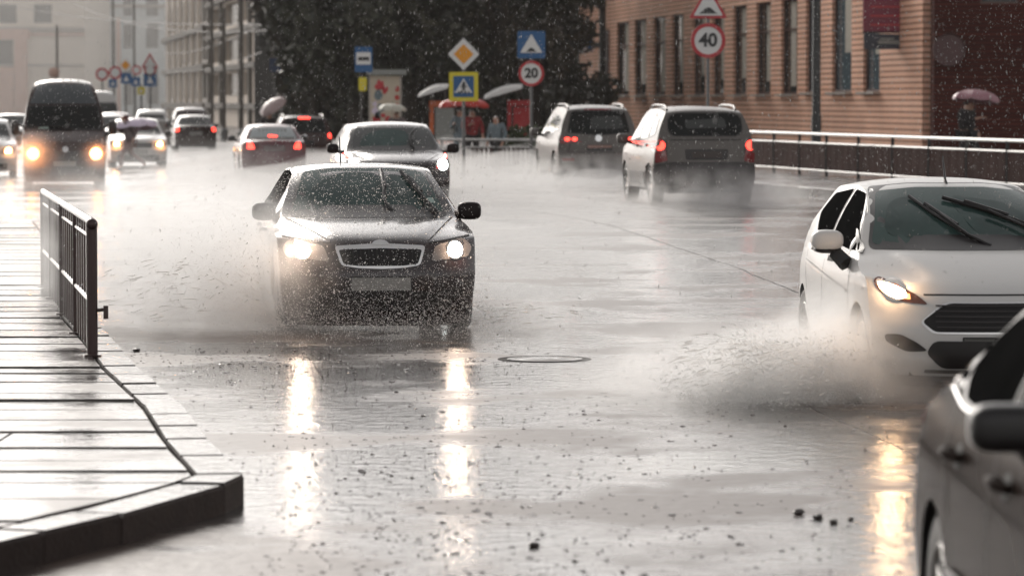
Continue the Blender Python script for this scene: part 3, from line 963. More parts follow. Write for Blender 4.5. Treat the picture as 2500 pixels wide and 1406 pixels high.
def round_plate(root, z, r, num, y=-0.06):
    mb = MB(); mb.lathe([(0, 0), (r, 0), (r, 0.02), (0, 0.02)], 36, Matrix.Translation((0, y, z)) @ Matrix.Rotation(R(90), 4, 'X'))
    p = mb.build("speed_plate", M['white'], root)
    mb = MB(); mb.lathe([(r * .80, 0.02), (r * .80, 0.034), (r * 1.01, 0.034), (r * 1.01, -0.004)], 36, Matrix.Translation((0, y, z)) @ Matrix.Rotation(R(90), 4, 'X'))
    mb.build("red_ring", M['sign_red'], p)
    text_mesh(num, r * 1.05, 0.004, M['sign_black'], p, (0, y - 0.03, z), "numerals")
def sq_plate(root, z, w, h, m, name, y=-0.06, t=0.02):
    mb = MB(); mb.prism(rnd([(-w / 2, z - h / 2), (w / 2, z - h / 2), (w / 2, z + h / 2), (-w / 2, z + h / 2)], w * .06), y - t, y)
    return mb.build(name, m, root)
def poly_plate(root, poly, m, name, y0, y1):
    mb = MB(); mb.prism(poly, y0, y1); return mb.build(name, m, root, smooth=None)

# pole with the diamond and the crossing sign
Yd = 88.0
rt = empty("road_sign", (PX(1132, Yd), Yd, 0), 0, "pole with orange diamond above a yellow framed blue crossing sign", "road sign")
mb = MB(); mb.tube([(0, 0, -.2), (0, 0, PZ(92, Yd))], 0.04, 10); mb.build("pole", M['pole'], rt)
zc = PZ(133, Yd); hd_ = 39 / F_PX * Yd
dp = poly_plate(rt, rnd([(0, zc - hd_), (hd_, zc), (0, zc + hd_), (-hd_, zc)], .05), M['white'], "diamond_plate", -0.08, -0.05)
q = hd_ * .62
poly_plate(dp, rnd([(0, zc - q), (q, zc), (0, zc + q), (-q, zc)], .02), M['sign_orange'], "orange_field", -0.092, -0.081)
zc = PZ(212, Yd); w = 71 / F_PX * Yd
cp = sq_plate(rt, zc, w, w, M['sign_yellow'], "crossing_plate", -0.05, 0.02)
bf = sq_plate(cp, zc, w * .70, w * .72, M['sign_blue'], "blue_field", -0.072, 0.01)
a = w * .30
tri = poly_plate(bf, [(-a, zc - a * .72), (a, zc - a * .72), (0, zc + a * .95)], M['white'], "white_triangle", -0.094, -0.083)
mb = MB()     # walking figure and stripes
mb.lathe([(0, 0), (.035, 0), (.035, .006), (0, .006)], 12, Matrix.Translation((0.005, -0.095, zc + a * .42)) @ Matrix.Rotation(R(90), 4, 'X'))
for P in ([(-.03, .10), (.04, .10), (.03, -.06), (-.03, -.06)], [(-.03, -.06), (.0, -.06), (-.075, -.17), (-.105, -.16)], [(.0, -.06), (.03, -.06), (.075, -.17), (.045, -.175)], [(.03, .09), (.09, .0), (.075, -.015), (.02, .05)], [(-.03, .09), (-.08, .0), (-.06, -.01), (-.02, .05)]):
    mb.prism([(x * 1.0, zc + z_ * .85 - .02) for x, z_ in P], -0.101, -0.095)
for k in range(4): mb.box((-0.12 + .08 * k, -0.098, zc - a * .63), (0.045, 0.006, 0.035))
mb.build("walking_figure", M['sign_black'], tri, smooth=None)

# hump sign + 20
Yh = 92.0
rt = empty("road_sign", (PX(1297, Yh), Yh, 0), 0, "pole with blue square speed hump sign above a round 20 limit sign", "road sign")
mb = MB(); mb.tube([(0, 0, -.2), (0, 0, PZ(76, Yh))], 0.04, 10); mb.build("pole", M['pole'], rt)
zc = PZ(110, Yh); w = 68 / F_PX * Yh
hp = sq_plate(rt, zc, w, w * .98, M['sign_blue'], "hump_plate")
a = w * .40
tr = poly_plate(hp, rnd([(-a, zc - a * .72), (a, zc - a * .72), (0, zc + a * .95)], .03), M['white'], "white_triangle", -0.092, -0.081)
hump = [(-a * .5, zc - a * .62)] + [(-a * .36 + a * .72 * k / 8, zc - a * .55 + a * .28 * math.sin(math.pi * k / 8)) for k in range(9)] + [(a * .5, zc - a * .62)]
poly_plate(tr, hump, M['sign_black'], "hump_mark", -0.102, -0.093)
round_plate(rt, PZ(180, Yh), 31 / F_PX * Yh, "20")
# warning triangle + 40, nearer, on a thin pole
Yt = 78.0
rt = empty("road_sign", (PX(1728, Yt), Yt, 0), 0, "pole with red edged warning triangle above a round 40 limit sign, before the brick building", "road sign")
mb = MB(); mb.tube([(0, 0, 0), (0, 0, PZ(-20, Yt))], 0.035, 10); mb.build("pole", M['pole'], rt)
zb, zt, hw = PZ(46, Yt), PZ(-38, Yt), 47 / F_PX * Yt
tp = poly_plate(rt, rnd([(-hw, zb), (hw, zb), (0, zt)], .05), M['sign_red'], "warning_plate", -0.08, -0.06)
s_ = .76; zm = zb + (zt - zb) * .33
wt = poly_plate(tp, rnd([(x * s_, zm + (z_ - zm) * s_) for x, z_ in ((-hw, zb), (hw, zb), (0, zt))], .03), M['white'], "white_field", -0.092, -0.081)
zz = zb + (zt - zb) * .14
hump = [(-hw * .5, zz)] + [(-hw * .36 + hw * .72 * k / 8, zz + .03 + .1 * math.sin(math.pi * k / 8)) for k in range(9)] + [(hw * .5, zz)]
poly_plate(wt, hump, M['sign_black'], "hump_mark", -0.102, -0.093)
round_plate(rt, PZ(100, Yt), 42 / F_PX * Yt, "40")
# bus stop sign
Yb = 104.0
rt = empty("bus_stop_sign", (PX(888, Yb), Yb, 0), 0, "blue and white bus stop sign with small yellow tag on its pole", "bus stop sign")
mb = MB(); mb.tube([(-0.06, 0, -.2), (-0.06, 0, PZ(114, Yb))], 0.035, 10); mb.build("pole", M['pole_dark'], rt)
zc = PZ(146, Yb); w, h = 43 / F_PX * Yb, 62 / F_PX * Yb
bp_ = sq_plate(rt, zc, w, h, M['sign_blue'], "stop_plate")
wf = sq_plate(bp_, zc + h * .04, w * .82, h * .48, M['white'], "white_field", -0.083, 0.008)
mb = MB(); mb.prism(rnd([(-w * .32, zc - .03), (w * .32, zc - .03), (w * .32, zc + .07), (-w * .28, zc + .07)], .02), -0.1, -0.092); mb.build("bus_mark", M['sign_black'], wf)
mb = MB(); mb.prism(rnd([(-.14, PZ(223, Yb)), (.09, PZ(223, Yb)), (.09, PZ(189, Yb)), (-.14, PZ(189, Yb))], .05), -0.07, -0.05); mb.build("yellow_tag", M['sign_yellow'], rt)
Yv = 150.0
rt = empty("street_name_sign", (PX(703, Yv), Yv - 8, 0), 0, "small faint blue sign in front of the leftmost trees", "street sign")
mb = MB(); mb.tube([(0, 0, -.2), (0, 0, 4.2)], 0.04, 8); mb.build("pole", M['pole_dark'], rt)
sq_plate(rt, PZ(160, Yv - 8), .42, .52, mat("faded blue sign", (0.03, 0.05, 0.12), 0.5), "blue_plate")

# street poles
for px, Y, r_, top, lab in ((1993, 96, 0.13, 9.0, "thick dark lamp post in front of the brick building"),):
    rt = empty("lamp_post", (PX(px, Y), Y, 0), 0, lab, "lamp post")
    mb = MB(); mb.tube([(0, 0, 0), (0, 0, 1.6), (0, 0, 1.7), (0, 0, top)], [r_, r_, r_ * .85, r_ * .75], 14); mb.build("post", M['pole_dark'], rt)
    mb = MB(); mb.lathe([(r_ * 1.5, 0.1), (r_ * 1.5, 0.32), (r_ * 1.05, 0.42)], 14); mb.build("base_collar", M['pole_dark'], rt)
    mb = MB(); mb.tube([(0, 0, top), (-.3, -.1, top + .5), (-1.6, -.5, top + .7)], 0.05, 8); mb.build("arm", M['pole_dark'], rt)
    mb = MB(); mb.superell((-1.9, -.6, top + .68), (.4, .16, .08)); mb.build("lamp_head", M['pole'], rt)
for k, (px, Y, top, lab) in enumerate(((140, 300, PZ(62, 300), "slim far pole with a hanging lamp before the pale building"), (328, 330, PZ(-40, 330), "far tall pole behind the sign cluster"),
        (277, 330, PZ(-40, 330), "thin far pole left of the sign cluster"), (518, 200, PZ(-40, 200), "dark tram pole at the left edge of the office block"), (547, 190, PZ(20, 190), "shorter dark pole at the middle of the office block"), (590, 180, PZ(-40, 180), "dark pole at the right end of the office block"))):
    rt = empty("tram_pole", (PX(px, Y), Y, 0), 0, lab, "pole", "poles along the far street")
    mb = MB(); mb.tube([(0, 0, -.2), (0, 0, top)], 0.09, 8); mb.build("post", M['band_dark'], rt)
    if k == 0:
        mb = MB(); mb.superell((-.25, 0, PZ(178, Y)), (.45, .3, .42), .8); mb.build("lamp_head", M['plaster_pink'], rt)
    else:
        mb = MB(); mb.lathe([(.2, 0), (.2, .5), (.12, .6)], 10); mb.build("base_collar", M['pole'], rt)
# overhead wires
for k, (a, b, sag, lab) in enumerate((((0, 8, 320), (690, 60, 190), 0.6, "uppermost overhead wire crossing the far street"), ((180, 8, 320), (660, 75, 180), 0.9, "overhead wire sagging before the office block"), ((395, 130, 330), (640, 62, 175), 0.5, "lower overhead wire before the columned house"), ((405, 175, 330), (640, 128, 175), 0.4, "lowest overhead wire over the parked cars"))):
    pa = Vector((PX(a[0], a[2]), a[2], PZ(a[1], a[2]))); pb = Vector((PX(b[0], b[2]), b[2], PZ(b[1], b[2])))
    mb = MB(); mb.tube([pa.lerp(pb, t / 16) - Vector((0, 0, sag * 4 * (t / 16) * (1 - t / 16))) for t in range(17)], 0.028, 5)
    tag(mb.build("overhead_wire", M['wire']), lab, "wire", "overhead tram wires")

# far sign cluster
def far_sign(px, Y, plates, lab):
    rt = empty("road_sign", (PX(px, Y), Y, 0), 0, lab, "road sign", "far cluster of road signs")
    mb = MB(); mb.tube([(0, 0, -.2), (0, 0, PZ(min(p[2] for p in plates) - 15, Y))], 0.05, 8); mb.build("pole", M['pole'], rt)
    for kind, dx, py, sz, m in plates:
        x, z, s = dx / F_PX * Y, PZ(py, Y), sz / F_PX * Y
        if kind == 'sq': pl = [(x - s, z - s), (x + s, z - s), (x + s, z + s), (x - s, z + s)]
        elif kind == 'di': pl = [(x, z - s), (x + s, z), (x, z + s), (x - s, z)]
        elif kind == 'tr': pl = [(x - s, z - s * .8), (x + s, z - s * .8), (x, z + s)]
        else: pl = [(x + s * math.cos(t * math.pi / 12), z + s * math.sin(t * math.pi / 12)) for t in range(24)]
        p = poly_plate(rt, pl, M[m], {'sq': 'square_plate', 'di': 'diamond_plate', 'tr': 'triangle_plate', 'ro': 'round_plate'}[kind], -0.09, -0.06)
        cx, cz = x, z - (s * .2 if kind == 'tr' else 0)
        if kind in ('tr', 'ro'): poly_plate(p, [(cx + (u - cx) * .68, cz + (v - cz) * .68) for u, v in pl], M['white'], 'white_field', -0.102, -0.091)
        if kind == 'di': poly_plate(p, [(cx + (u - cx) * .68, cz + (v - cz) * .68) for u, v in pl], M['sign_orange'], 'orange_field', -0.102, -0.091)
        if kind == 'sq': poly_plate(p, [(cx - s * .5, cz - s * .5), (cx + s * .5, cz - s * .5), (cx, cz + s * .55)], M['white'], 'white_triangle', -0.102, -0.091)
far_sign(367, 185, [('tr', 0, 150, 21, 'sign_red'), ('ro', 0, 172, 15, 'sign_red'), ('sq', 0, 196, 16, 'sign_blue')], "far pole with red triangle over a blue square sign, rightmost of the hazy cluster")
far_sign(307, 200, [('di', 0, 160, 17, 'white'), ('sq', 2, 192, 13, 'sign_blue')], "far pole with small orange diamond in the hazy sign cluster")
far_sign(330, 215, [('ro', 4, 172, 12, 'sign_red'), ('sq', 2, 200, 11, 'sign_blue')], "far pole with red ring between the orange diamond and the red triangle")
far_sign(278, 205, [('ro', 4, 178, 16, 'sign_red'), ('sq', -2, 204, 10, 'sign_blue')], "far pole with a red ring left of the small orange diamond")
far_sign(250, 205, [('ro', 0, 182, 16, 'sign_red')], "leftmost far red ring sign of the hazy cluster")
far_sign(345, 190, [('sq', 0, 222, 9, 'sign_yellow')], "low pale yellow square sign in the hazy cluster")

# poster stand and kiosks on the far pavement
Yk = 112.0
rt = empty("poster_stand", (PX(940, Yk), Yk, 0.0), 0, "tall beige poster stand with red and blue blotches beside the bus stop sign", "poster stand")
zb, zt = PZ(300, Yk), PZ(185, Yk); hw = 36 / F_PX * Yk
mb = MB(); mb.box((0, 0.1, (0 + zt) / 2), (2 * hw + .1, 0.24, zt)); mb.build("case", M['stone_grey'], rt, smooth=None)
pp = sq_plate(rt, (zb + zt) / 2, 2 * hw, zt - zb, M['poster'], "poster", -0.025, 0.012)
rp = random.Random(3)
for m, lst in (('sign_red', [(-.15, .42, .16), (-.25, -.6, .13), (.1, -.62, .12), (.0, .28, .10), (-.05, -.5, .08)]), ('cloth_blue', [(-.2, .12, .14), (-.13, -.25, .13), (-.22, -.5, .12)]), ('umb_lilac', [(-.3, -.35, .12), (-.3, -.15, .08)]), ('umb_red', [(.38, .3, .07), (.38, .05, .08), (.37, -.2, .07)])):
    mb = MB()
    for x, z_, s in lst:
        mb.prism([(x + s * rp.uniform(.6, 1.2) * math.cos(t * .7), (zb + zt) / 2 + z_ + s * 1.2 * rp.uniform(.6, 1.2) * math.sin(t * .7)) for t in range(9)], -0.046, -0.038)
    mb.build("poster_print", M[m], pp, smooth=None)
mb = MB(); mb.box((0.05, 0.05, zt + .1), (2 * hw + .3, 0.5, .16)); mb.build("cap", M['kiosk_grey'], rt, smooth=None)

def kiosk(px0, px1, Y, awn, body_top, face_m, side_m, label):
    rt = empty("kiosk", (PX((px0 + px1) / 2, Y), Y, 0.0), 0, label, "kiosk")
    hw = (px1 - px0) / 2 / F_PX * Y
    zt = PZ(body_top, Y)
    mb = MB(); mb.box((0, 1.0, zt / 2), (2 * hw, 2.0, zt)); mb.build("body", M['pole_dark'], rt, smooth=None)
    mb = MB(); mb.box((0.1, -0.03, zt * .62), (2 * hw * .75, 0.06, zt * .55)); mb.build("counter_panel", M[face_m], rt, smooth=None)
    mb = MB(); mb.box((-hw + .08, -0.05, zt * .62), (0.14, 0.1, zt * .7)); mb.box((0, -0.06, zt * .62 - zt * .30), (2 * hw * .95, 0.1, .16)); mb.box((0, -0.06, zt * .96), (2 * hw, 0.1, .2)); mb.build("trim", M[side_m], rt, smooth=None)
    (xa, ya), (xb, yb) = awn
    c = PX((px0 + px1) / 2, Y)
    xa, xb = PX(xa, Y) - c, PX(xb, Y) - c
    za, zb_ = PZ(ya, Y), PZ(yb, Y)
    n = 8
    vs, fs = [], []
    for k in range(n + 1):
        t = k / n
        bow = 0.12 * math.sin(math.pi * t)
        x, z = xa + (xb - xa) * t, za + (zb_ - za) * t + bow
        vs += [(x, -1.1, z), (x, 1.2, z + .12), (x, 1.2, z + .06 - .1 * math.sin(math.pi * t)), (x, -1.1, z - .04 - .12 * math.sin(math.pi * t))]
    for k in range(n):
        for j in range(4):
            fs.append((4 * k + j, 4 * k + 4 + j, 4 * k + 4 + (j + 1) % 4, 4 * k + (j + 1) % 4))
    fs += [(0, 1, 2, 3), (4 * n + 3, 4 * n + 2, 4 * n + 1, 4 * n)]
    mb = MB(); mb.add(vs, fs); mb.build("awning", M['white'], rt)
    mb = MB(); mb.tube([(xa + .1, -1.0, za), (-hw * .8, 0, zt * .8)], .02, 6); mb.tube([(xb - .1, 0, zb_), (hw * .3, .3, zt)], .03, 6); mb.build("strut", M['pole'], rt)
kiosk(1048, 1108, 122, ((1022, 236), (1094, 214)), 248, 'kiosk_grey', 'kiosk_orange', "kiosk with white slanted awning and orange frame left of the crossing sign")
kiosk(1238, 1300, 124, ((1182, 241), (1275, 214)), 246, 'kiosk_red', 'kiosk_red', "kiosk with white slanted awning and red front below the round 20 sign")

# guard rails on the far right pavement: one thing per panel
def rail_panel(p, q, hgt, label, group, double=True, m='steel_grey', bars=True):
    p, q = Vector((*p, 0)), Vector((*q, 0))
    L = (q - p).length; an = math.atan2(q.y - p.y, q.x - p.x)
    za, zb = zg(p.x, p.y) + 0.13, zg(q.x, q.y) + 0.13
    rt = empty("guard_rail", (p.x, p.y, za), an, label, "guard rail", group)
    dz = zb - za
    mb = MB(); mb.tube([(0, 0, hgt), (L / 2, 0, hgt + dz / 2), (L - .01, 0, hgt + dz)], 0.035, 8); mb.build("top_rail", M[m], rt)
    if double:
        mb = MB(); mb.tube([(0, 0, hgt - .2), (L - .01, 0, hgt - .2 + dz)], 0.025, 8); mb.build("middle_rail", M[m], rt)
    mb = MB(); mb.tube([(0, 0, .12), (L - .01, 0, .12 + dz)], 0.025, 8); mb.build("bottom_rail", M[m], rt)
    mb = MB(); mb.tube([(0.03, 0, -.1), (0.03, 0, hgt - .02)], 0.035, 8); mb.build("post", M['pole_dark'], rt)
    mb = MB()
    n = int(L / 0.13)
    for k in range(1, n):
        x = L * k / n
        mb.box((x, 0, (hgt - .2 + .12) / 2 + dz * k / n), (0.10 + .02 * math.sin(k * 1.7), 0.02, hgt - .34))
    mb.build("bar_infill", M['rail_brown'], rt, smooth=None)
    return rt
def rail_run(pts, hgt, step, lab, group):
    k = 0
    names = ["first", "second", "third", "fourth", "fifth", "sixth", "seventh", "eighth", "ninth", "tenth", "eleventh", "twelfth", "thirteenth", "fourteenth", "fifteenth"]
    for a, b in zip(pts[:-1], pts[1:]):
        a, b = Vector(a), Vector(b)
        n = max(1, round((b - a).length / step))
        for i in range(n):
            rail_panel(a.lerp(b, i / n), a.lerp(b, (i + 1) / n), hgt, lab % names[k], group); k += 1
rail_run([(4.9, 92), (5.67, 88), (6.9, 81), (8.3, 73.5), (9.7, 66.5), (11.0, 60)], 0.92, 2.6, "%s panel from the left of the grey railing under the brick building", "railing panels before the brick building")
rail_run([(-1.95, 101), (1.05, 99.5)], 0.84, 1.5, "%s panel from the left of the short railing beside the silver crossover", "railing panels left of the silver crossover")

# near railing on the pavement island
fa, fb = Vector((PX(222, 27.4), 27.4)), Vector((PX(104, 37.6), 37.6))
rt = empty("pedestrian_barrier", (fa.x, fa.y, ZP), math.atan2(fb.y - fa.y, fb.x - fa.x), "dark wet metal pedestrian barrier standing on the near paving at left", "barrier")
L = (fb - fa).length
HB = 1.0
mb = MB(); mb.tube([(-.03, 0, HB - .03), (0.02, 0, HB), (L, 0, HB - .03)], 0.030, 10); mb.superell((-.03, 0, HB - .02), (.045, .045, .045), 1); mb.build("top_rail", M['steel_dark'], rt)
mb = MB(); mb.tube([(0, 0, HB * .40), (L, 0, HB * .40 - .03)], 0.020, 8); mb.build("lower_rail", M['steel_dark'], rt)
mb = MB(); mb.tube([(0, 0, HB * .88), (L, 0, HB * .88 - .03)], 0.014, 8); mb.build("upper_rail", M['steel_dark'], rt)
for x, r_ in ((0, .042), (2.7, .03), (5.4, .035), (8.1, .03), (L - .05, .035)):
    mb = MB(); mb.tube([(x, 0, -.02), (x, 0, HB - .02)], r_, 10)
    po = mb.build("post", M['steel_dark'], rt)
    mb = MB(); mb.box((x, 0, .006), (.16, .13, .012)); mb.build("foot_plate", M['steel_dark'], po, smooth=None)
for k in range(1, 26):
    x = L * k / 26
    mb = MB(); mb.box((x, 0, HB * .5 - .03 * k / 26), (.040, .016, HB * .95)); mb.build("bar", M['steel_dark'], rt, smooth=None)
mb = MB(); mb.tube([(0, 0, HB * .335), (-.01, -.085, HB * .345)], .014, 8); mb.box((-.01, -.10, HB * .325), (.05, .035, .10)); mb.build("clamp", M['steel_dark'], rt)

# ------------------------------------------------------------------ cars
def pchip(xs, ys):
    xs, ys = np.array(xs, float), np.array(ys, float)
    h = np.diff(xs); d = np.diff(ys) / h
    n = len(xs); m = np.zeros(n)
    for i in range(1, n - 1):
        if d[i - 1] * d[i] > 0:
            w1, w2 = 2 * h[i] + h[i - 1], h[i] + 2 * h[i - 1]
            m[i] = (w1 + w2) / (w1 / d[i - 1] + w2 / d[i])
    m[0], m[-1] = d[0], d[-1]
    def f(x):
        x = min(max(x, xs[0]), xs[-1])
        i = min(int(np.searchsorted(xs, x, side='right')) - 1, n - 2)
        i = max(i, 0)
        t = (x - xs[i]) / h[i]
        return float((1 + 2 * t) * (1 - t) ** 2 * ys[i] + t * (1 - t) ** 2 * h[i] * m[i] + t * t * (3 - 2 * t) * ys[i + 1] + t * t * (t - 1) * h[i] * m[i + 1])
    return f

class Car:
    """A car body: a ribbon running from the front skirt over bonnet, screens and roof to the rear skirt, closed by two side
    skins. Local axes: x across (to the right as one faces the car's nose), y from the nose backwards, z up."""
    def __init__(s, name, S, paintm, label, cat, group=None, rear_anchor=False, loc=(0, 0), xv=100, out=False, z=None):
        s.S = S
        a = math.atan2(1250 - xv, F_PX)
        X, Y = loc
        s.rz = a + (math.pi if out else 0)
        zz = zg(X, Y) if z is None else z
        L = S['prof'][-1][1] if 'L' not in S else S['L']
        base = Vector((X, Y, zz))
        if rear_anchor:
            base = base - Matrix.Rotation(s.rz, 3, 'Z') @ Vector((0, S['L'], 0))
        s.root = empty(name, base, s.rz, label, cat, group)
        s.build_body(paintm)
    def formula(s, y, z):
        S = s.S
        return s.plan(y) + s.voff(z)
    def build_body(s, paintm):
        S = s.S
        s.plan = pchip(*zip(*S['plan']))
        s.voff = pchip(*zip(*S['voff']))
        pr = S['prof']
        nm = [p[0] for p in pr]
        iF, iR = nm.index('F'), nm.index('R')
        t = [0.0]
        for a, b in zip(pr[:-1], pr[1:]):
            t.append(t[-1] + math.hypot(b[1] - a[1], b[2] - a[2]))
        Y, Z = pchip(t, [p[1] for p in pr]), pchip(t, [p[2] for p in pr])
        SW, DR = pchip(t, [p[4] for p in pr]), pchip(t, [p[5] for p in pr])
        W = pchip(t, [p[3] if p[3] else s.formula(p[1] + p[4], p[2] + p[5]) for p in pr])
        PP = pchip(t, [p[6] if len(p) > 6 else 2.5 for p in pr])
        QQ = pchip(t, [p[7] if len(p) > 7 else 2.5 for p in pr])
        RH = pchip(t, [p[8] if len(p) > 8 else 0.0 for p in pr])
        RV = pchip(t, [p[9] if len(p) > 9 else 0.6 for p in pr])
        Rn = S.get('rows', 22)
        st = S.get('step', 0.05)
        fs_ = list(np.linspace(t[0], t[iF], Rn))
        nmid = int((t[iR] - t[iF]) / st)
        ms = list(np.linspace(t[iF], t[iR], nmid + 1))[1:-1]
        rs = list(np.linspace(t[iR], t[-1], Rn))
        # make sure ctrl points of sharp lines are sampled
        nv = S.get('nv', 30)
        vv = np.sin(np.linspace(-1, 1, nv + 1) * math.pi / 2 * 0.86) / math.sin(math.pi / 2 * 0.86)
        def pt(tt, v):
            a = abs(v)
            r = RH(tt)
            rz = 0.0
            if r:
                c = RV(tt)
                rz = r * (1 - ss(c - 0.05, c + 0.05, a))
            return (W(tt) * v, Y(tt) + SW(tt) * a ** PP(tt), Z(tt) + DR(tt) * a ** QQ(tt) + rz)
        allt = fs_ + ms + rs
        V, Fc = [], []
        for tt in allt:
            for v in vv: V.append(pt(tt, v))
        k = len(vv)
        for j in range(len(allt) - 1):
            for i in range(k - 1):
                Fc.append((j * k + i, j * k + i + 1, (j + 1) * k + i + 1, (j + 1) * k + i))
        # side skins
        belt = pchip(*zip(*S['belt']))
        fe = [pt(tt, 1.0) for tt in fs_]
        re = [pt(tt, 1.0) for tt in reversed(rs)]
        me_ = [pt(tt, 1.0) for tt in ms]
        def frac(e):
            z0, z1 = e[0][2], e[-1][2]
            return [(p[2] - z0) / (z1 - z0) for p in e]
        gf, gr = frac(fe), frac(re)
        wy, wr = S['wheels'], S['arch']
        wz = S['wr']
        sill = S['sill']
        def zbot(y):
            z = sill
            for w in wy:
                if abs(y - w) < wr: z = max(z, wz + math.sqrt(wr * wr - (y - w) ** 2))
            return z
        ncol = len(me_)
        yf, yr = fe[-1][1], re[-1][1]
        for sgn in (1, -1):
            base = len(V)
            cols = []
            cols.append(fe)
            for c, (we, ye, ze) in enumerate(me_):
                u = (ye - yf) / (yr - yf)
                kf = 1 - ss(0, 0.35, ye - yf); kr = 1 - ss(0, 0.35, yr - ye)
                col = []
                for r in range(Rn):
                    g = gf[r] * (1 - u) + gr[r] * u
                    y = ye + (fe[r][1] - yf) * kf + (re[r][1] - yr) * kr
                    zb = min(zbot(y), ze - 0.05)
                    zb = zb + (fe[0][2] - sill) * kf + (re[0][2] - sill) * kr
                    z = zb + (ze - zb) * g
                    zs = min(belt(y), ze - 0.02)
                    if z <= zs: x = s.formula(y, z)
                    else:
                        q = (z - zs) / max(1e-4, ze - zs)
                        xb = s.formula(y, zs)
                        x = xb + (we - xb) * q + 0.02 * math.sin(math.pi * q) * (1 if ze - zs > .15 else 0)
                    if r == Rn - 1: x, y, z = we, ye, ze
                    col.append((x, y, z))
                cols.append(col)
            cols.append(re)
            for col in cols:
                for (x, y, z) in col: V.append((sgn * x, y, z))
            for c in range(len(cols) - 1):
                for r in range(Rn - 1):
                    q = (base + c * Rn + r, base + (c + 1) * Rn + r, base + (c + 1) * Rn + r + 1, base + c * Rn + r + 1)
                    Fc.append(q if sgn > 0 else q[::-1])
        bm = bmesh.new()
        bv = [bm.verts.new(p) for p in V]
        for q in Fc:
            try: bm.faces.new([bv[i] for i in q])
            except ValueError: pass
        bmesh.ops.remove_doubles(bm, verts=bm.verts, dist=0.002)
        bmesh.ops.recalc_face_normals(bm, faces=bm.faces)
        bm.normal_update()
        up = max(bm.faces, key=lambda f: f.calc_center_median().z)
        if up.normal.z < 0: bmesh.ops.reverse_faces(bm, faces=bm.faces); bm.normal_update()
        s.bvh = BVHTree.FromBMesh(bm)
        me = bpy.data.meshes.new("body"); bm.to_mesh(me); bm.free()
        me.materials.append(paintm); finish(me, 38)
        s.body = link(bpy.data.objects.new("body", me), s.root)
        L = S['L']; w = S['W']
        mb = MB(); mb.box((0, L / 2, (sill + .45) / 2 + .05), (2 * (w - .27), L - .5, .42)); mb.build("underbody", M['trim'], s.root, smooth=None)
    # -- projecting outlines on to the body
    def proj(s, axis, a, b, off=0.004):
        if axis == 'front': o, d = Vector((a, -4, b)), Vector((0, 1, 0))
        elif axis == 'rear': o, d = Vector((a, 12, b)), Vector((0, -1, 0))
        elif axis == 'left': o, d = Vector((-4, a, b)), Vector((1, 0, 0))
        elif axis == 'right': o, d = Vector((4, a, b)), Vector((-1, 0, 0))
        else: o, d = Vector((a, b, 6)), Vector((0, 0, -1))
        h = s.bvh.ray_cast(o, d)
        if h[0] is None:
            q = Vector((a, -0.05, b)) if axis == 'front' else Vector((a, s.S['L'] + .05, b)) if axis == 'rear' else Vector(((-1 if axis == 'left' else 1) * s.S['W'], a, b)) if axis in ('left', 'right') else Vector((a, b, 1.5))
            h = s.bvh.find_nearest(q)
        n = h[1]
        if n.dot(d) > 0: n = -n
        return h[0] + n * off, n
    def patch(s, axis, poly, name, m, parent=None, off=0.004, res=0.06):
        bm = bmesh.new()
        pts = []
        k = len(poly)
        for i in range(k):
            a, b = Vector(poly[i]), Vector(poly[(i + 1) % k])
            n = max(1, int((b - a).length / res))
            pts += [a.lerp(b, j / n) for j in range(n)]
        vs = [bm.verts.new((p.x, p.y, 0)) for p in pts]
        f = bm.faces.new(vs)
        bmesh.ops.triangulate(bm, faces=[f], ngon_method='BEAUTY')
        for _ in range(4):
            le = [e for e in bm.edges if e.calc_length() > res * 1.6]
            if not le: break
            bmesh.ops.subdivide_edges(bm, edges=le, cuts=1)
            bmesh.ops.triangulate(bm, faces=[f for f in bm.faces if len(f.verts) > 3])
        edge = [v for v in bm.verts if v.is_boundary]
        nr = {}
        for v in bm.verts:
            p, n = s.proj(axis, v.co.x, v.co.y, off)
            nr[v] = n; v.co = p
        ret = bmesh.ops.extrude_edge_only(bm, edges=[e for e in bm.edges if e.is_boundary])
        newv = [g for g in ret['geom'] if isinstance(g, bmesh.types.BMVert)]
        for v in newv:
            o = min((e.other_vert(v) for e in v.link_edges if e.other_vert(v) in nr), key=lambda w: (w.co - v.co).length)
            v.co = v.co - nr[o] * (off + 0.004)
        bmesh.ops.recalc_face_normals(bm, faces=bm.faces)
        bm.normal_update()
        tot = sum((f.normal.dot(nr.get(f.verts[0], Vector((0, 0, 0)))) * f.calc_area() for f in bm.faces if all(v in nr for v in f.verts)))
        if tot < 0: bmesh.ops.reverse_faces(bm, faces=bm.faces)
        me = bpy.data.meshes.new(name); bm.to_mesh(me); bm.free(); me.materials.append(m); finish(me, 30)
        return link(bpy.data.objects.new(name, me), parent if parent is not None else s.root)
    def pair(s, axis, poly, name, m, parent=None, off=0.004, res=0.06):
        """the outline on both sides of the car"""
        if axis in ('front', 'rear', 'top'):
            return [s.patch(axis, [(q * a, b) for a, b in poly][::1 if q > 0 else -1], name, m, parent, off, res) for q in (-1, 1)]
        return [s.patch('left', poly, name, m, parent, off, res), s.patch('right', poly, name, m, parent, off, res)]
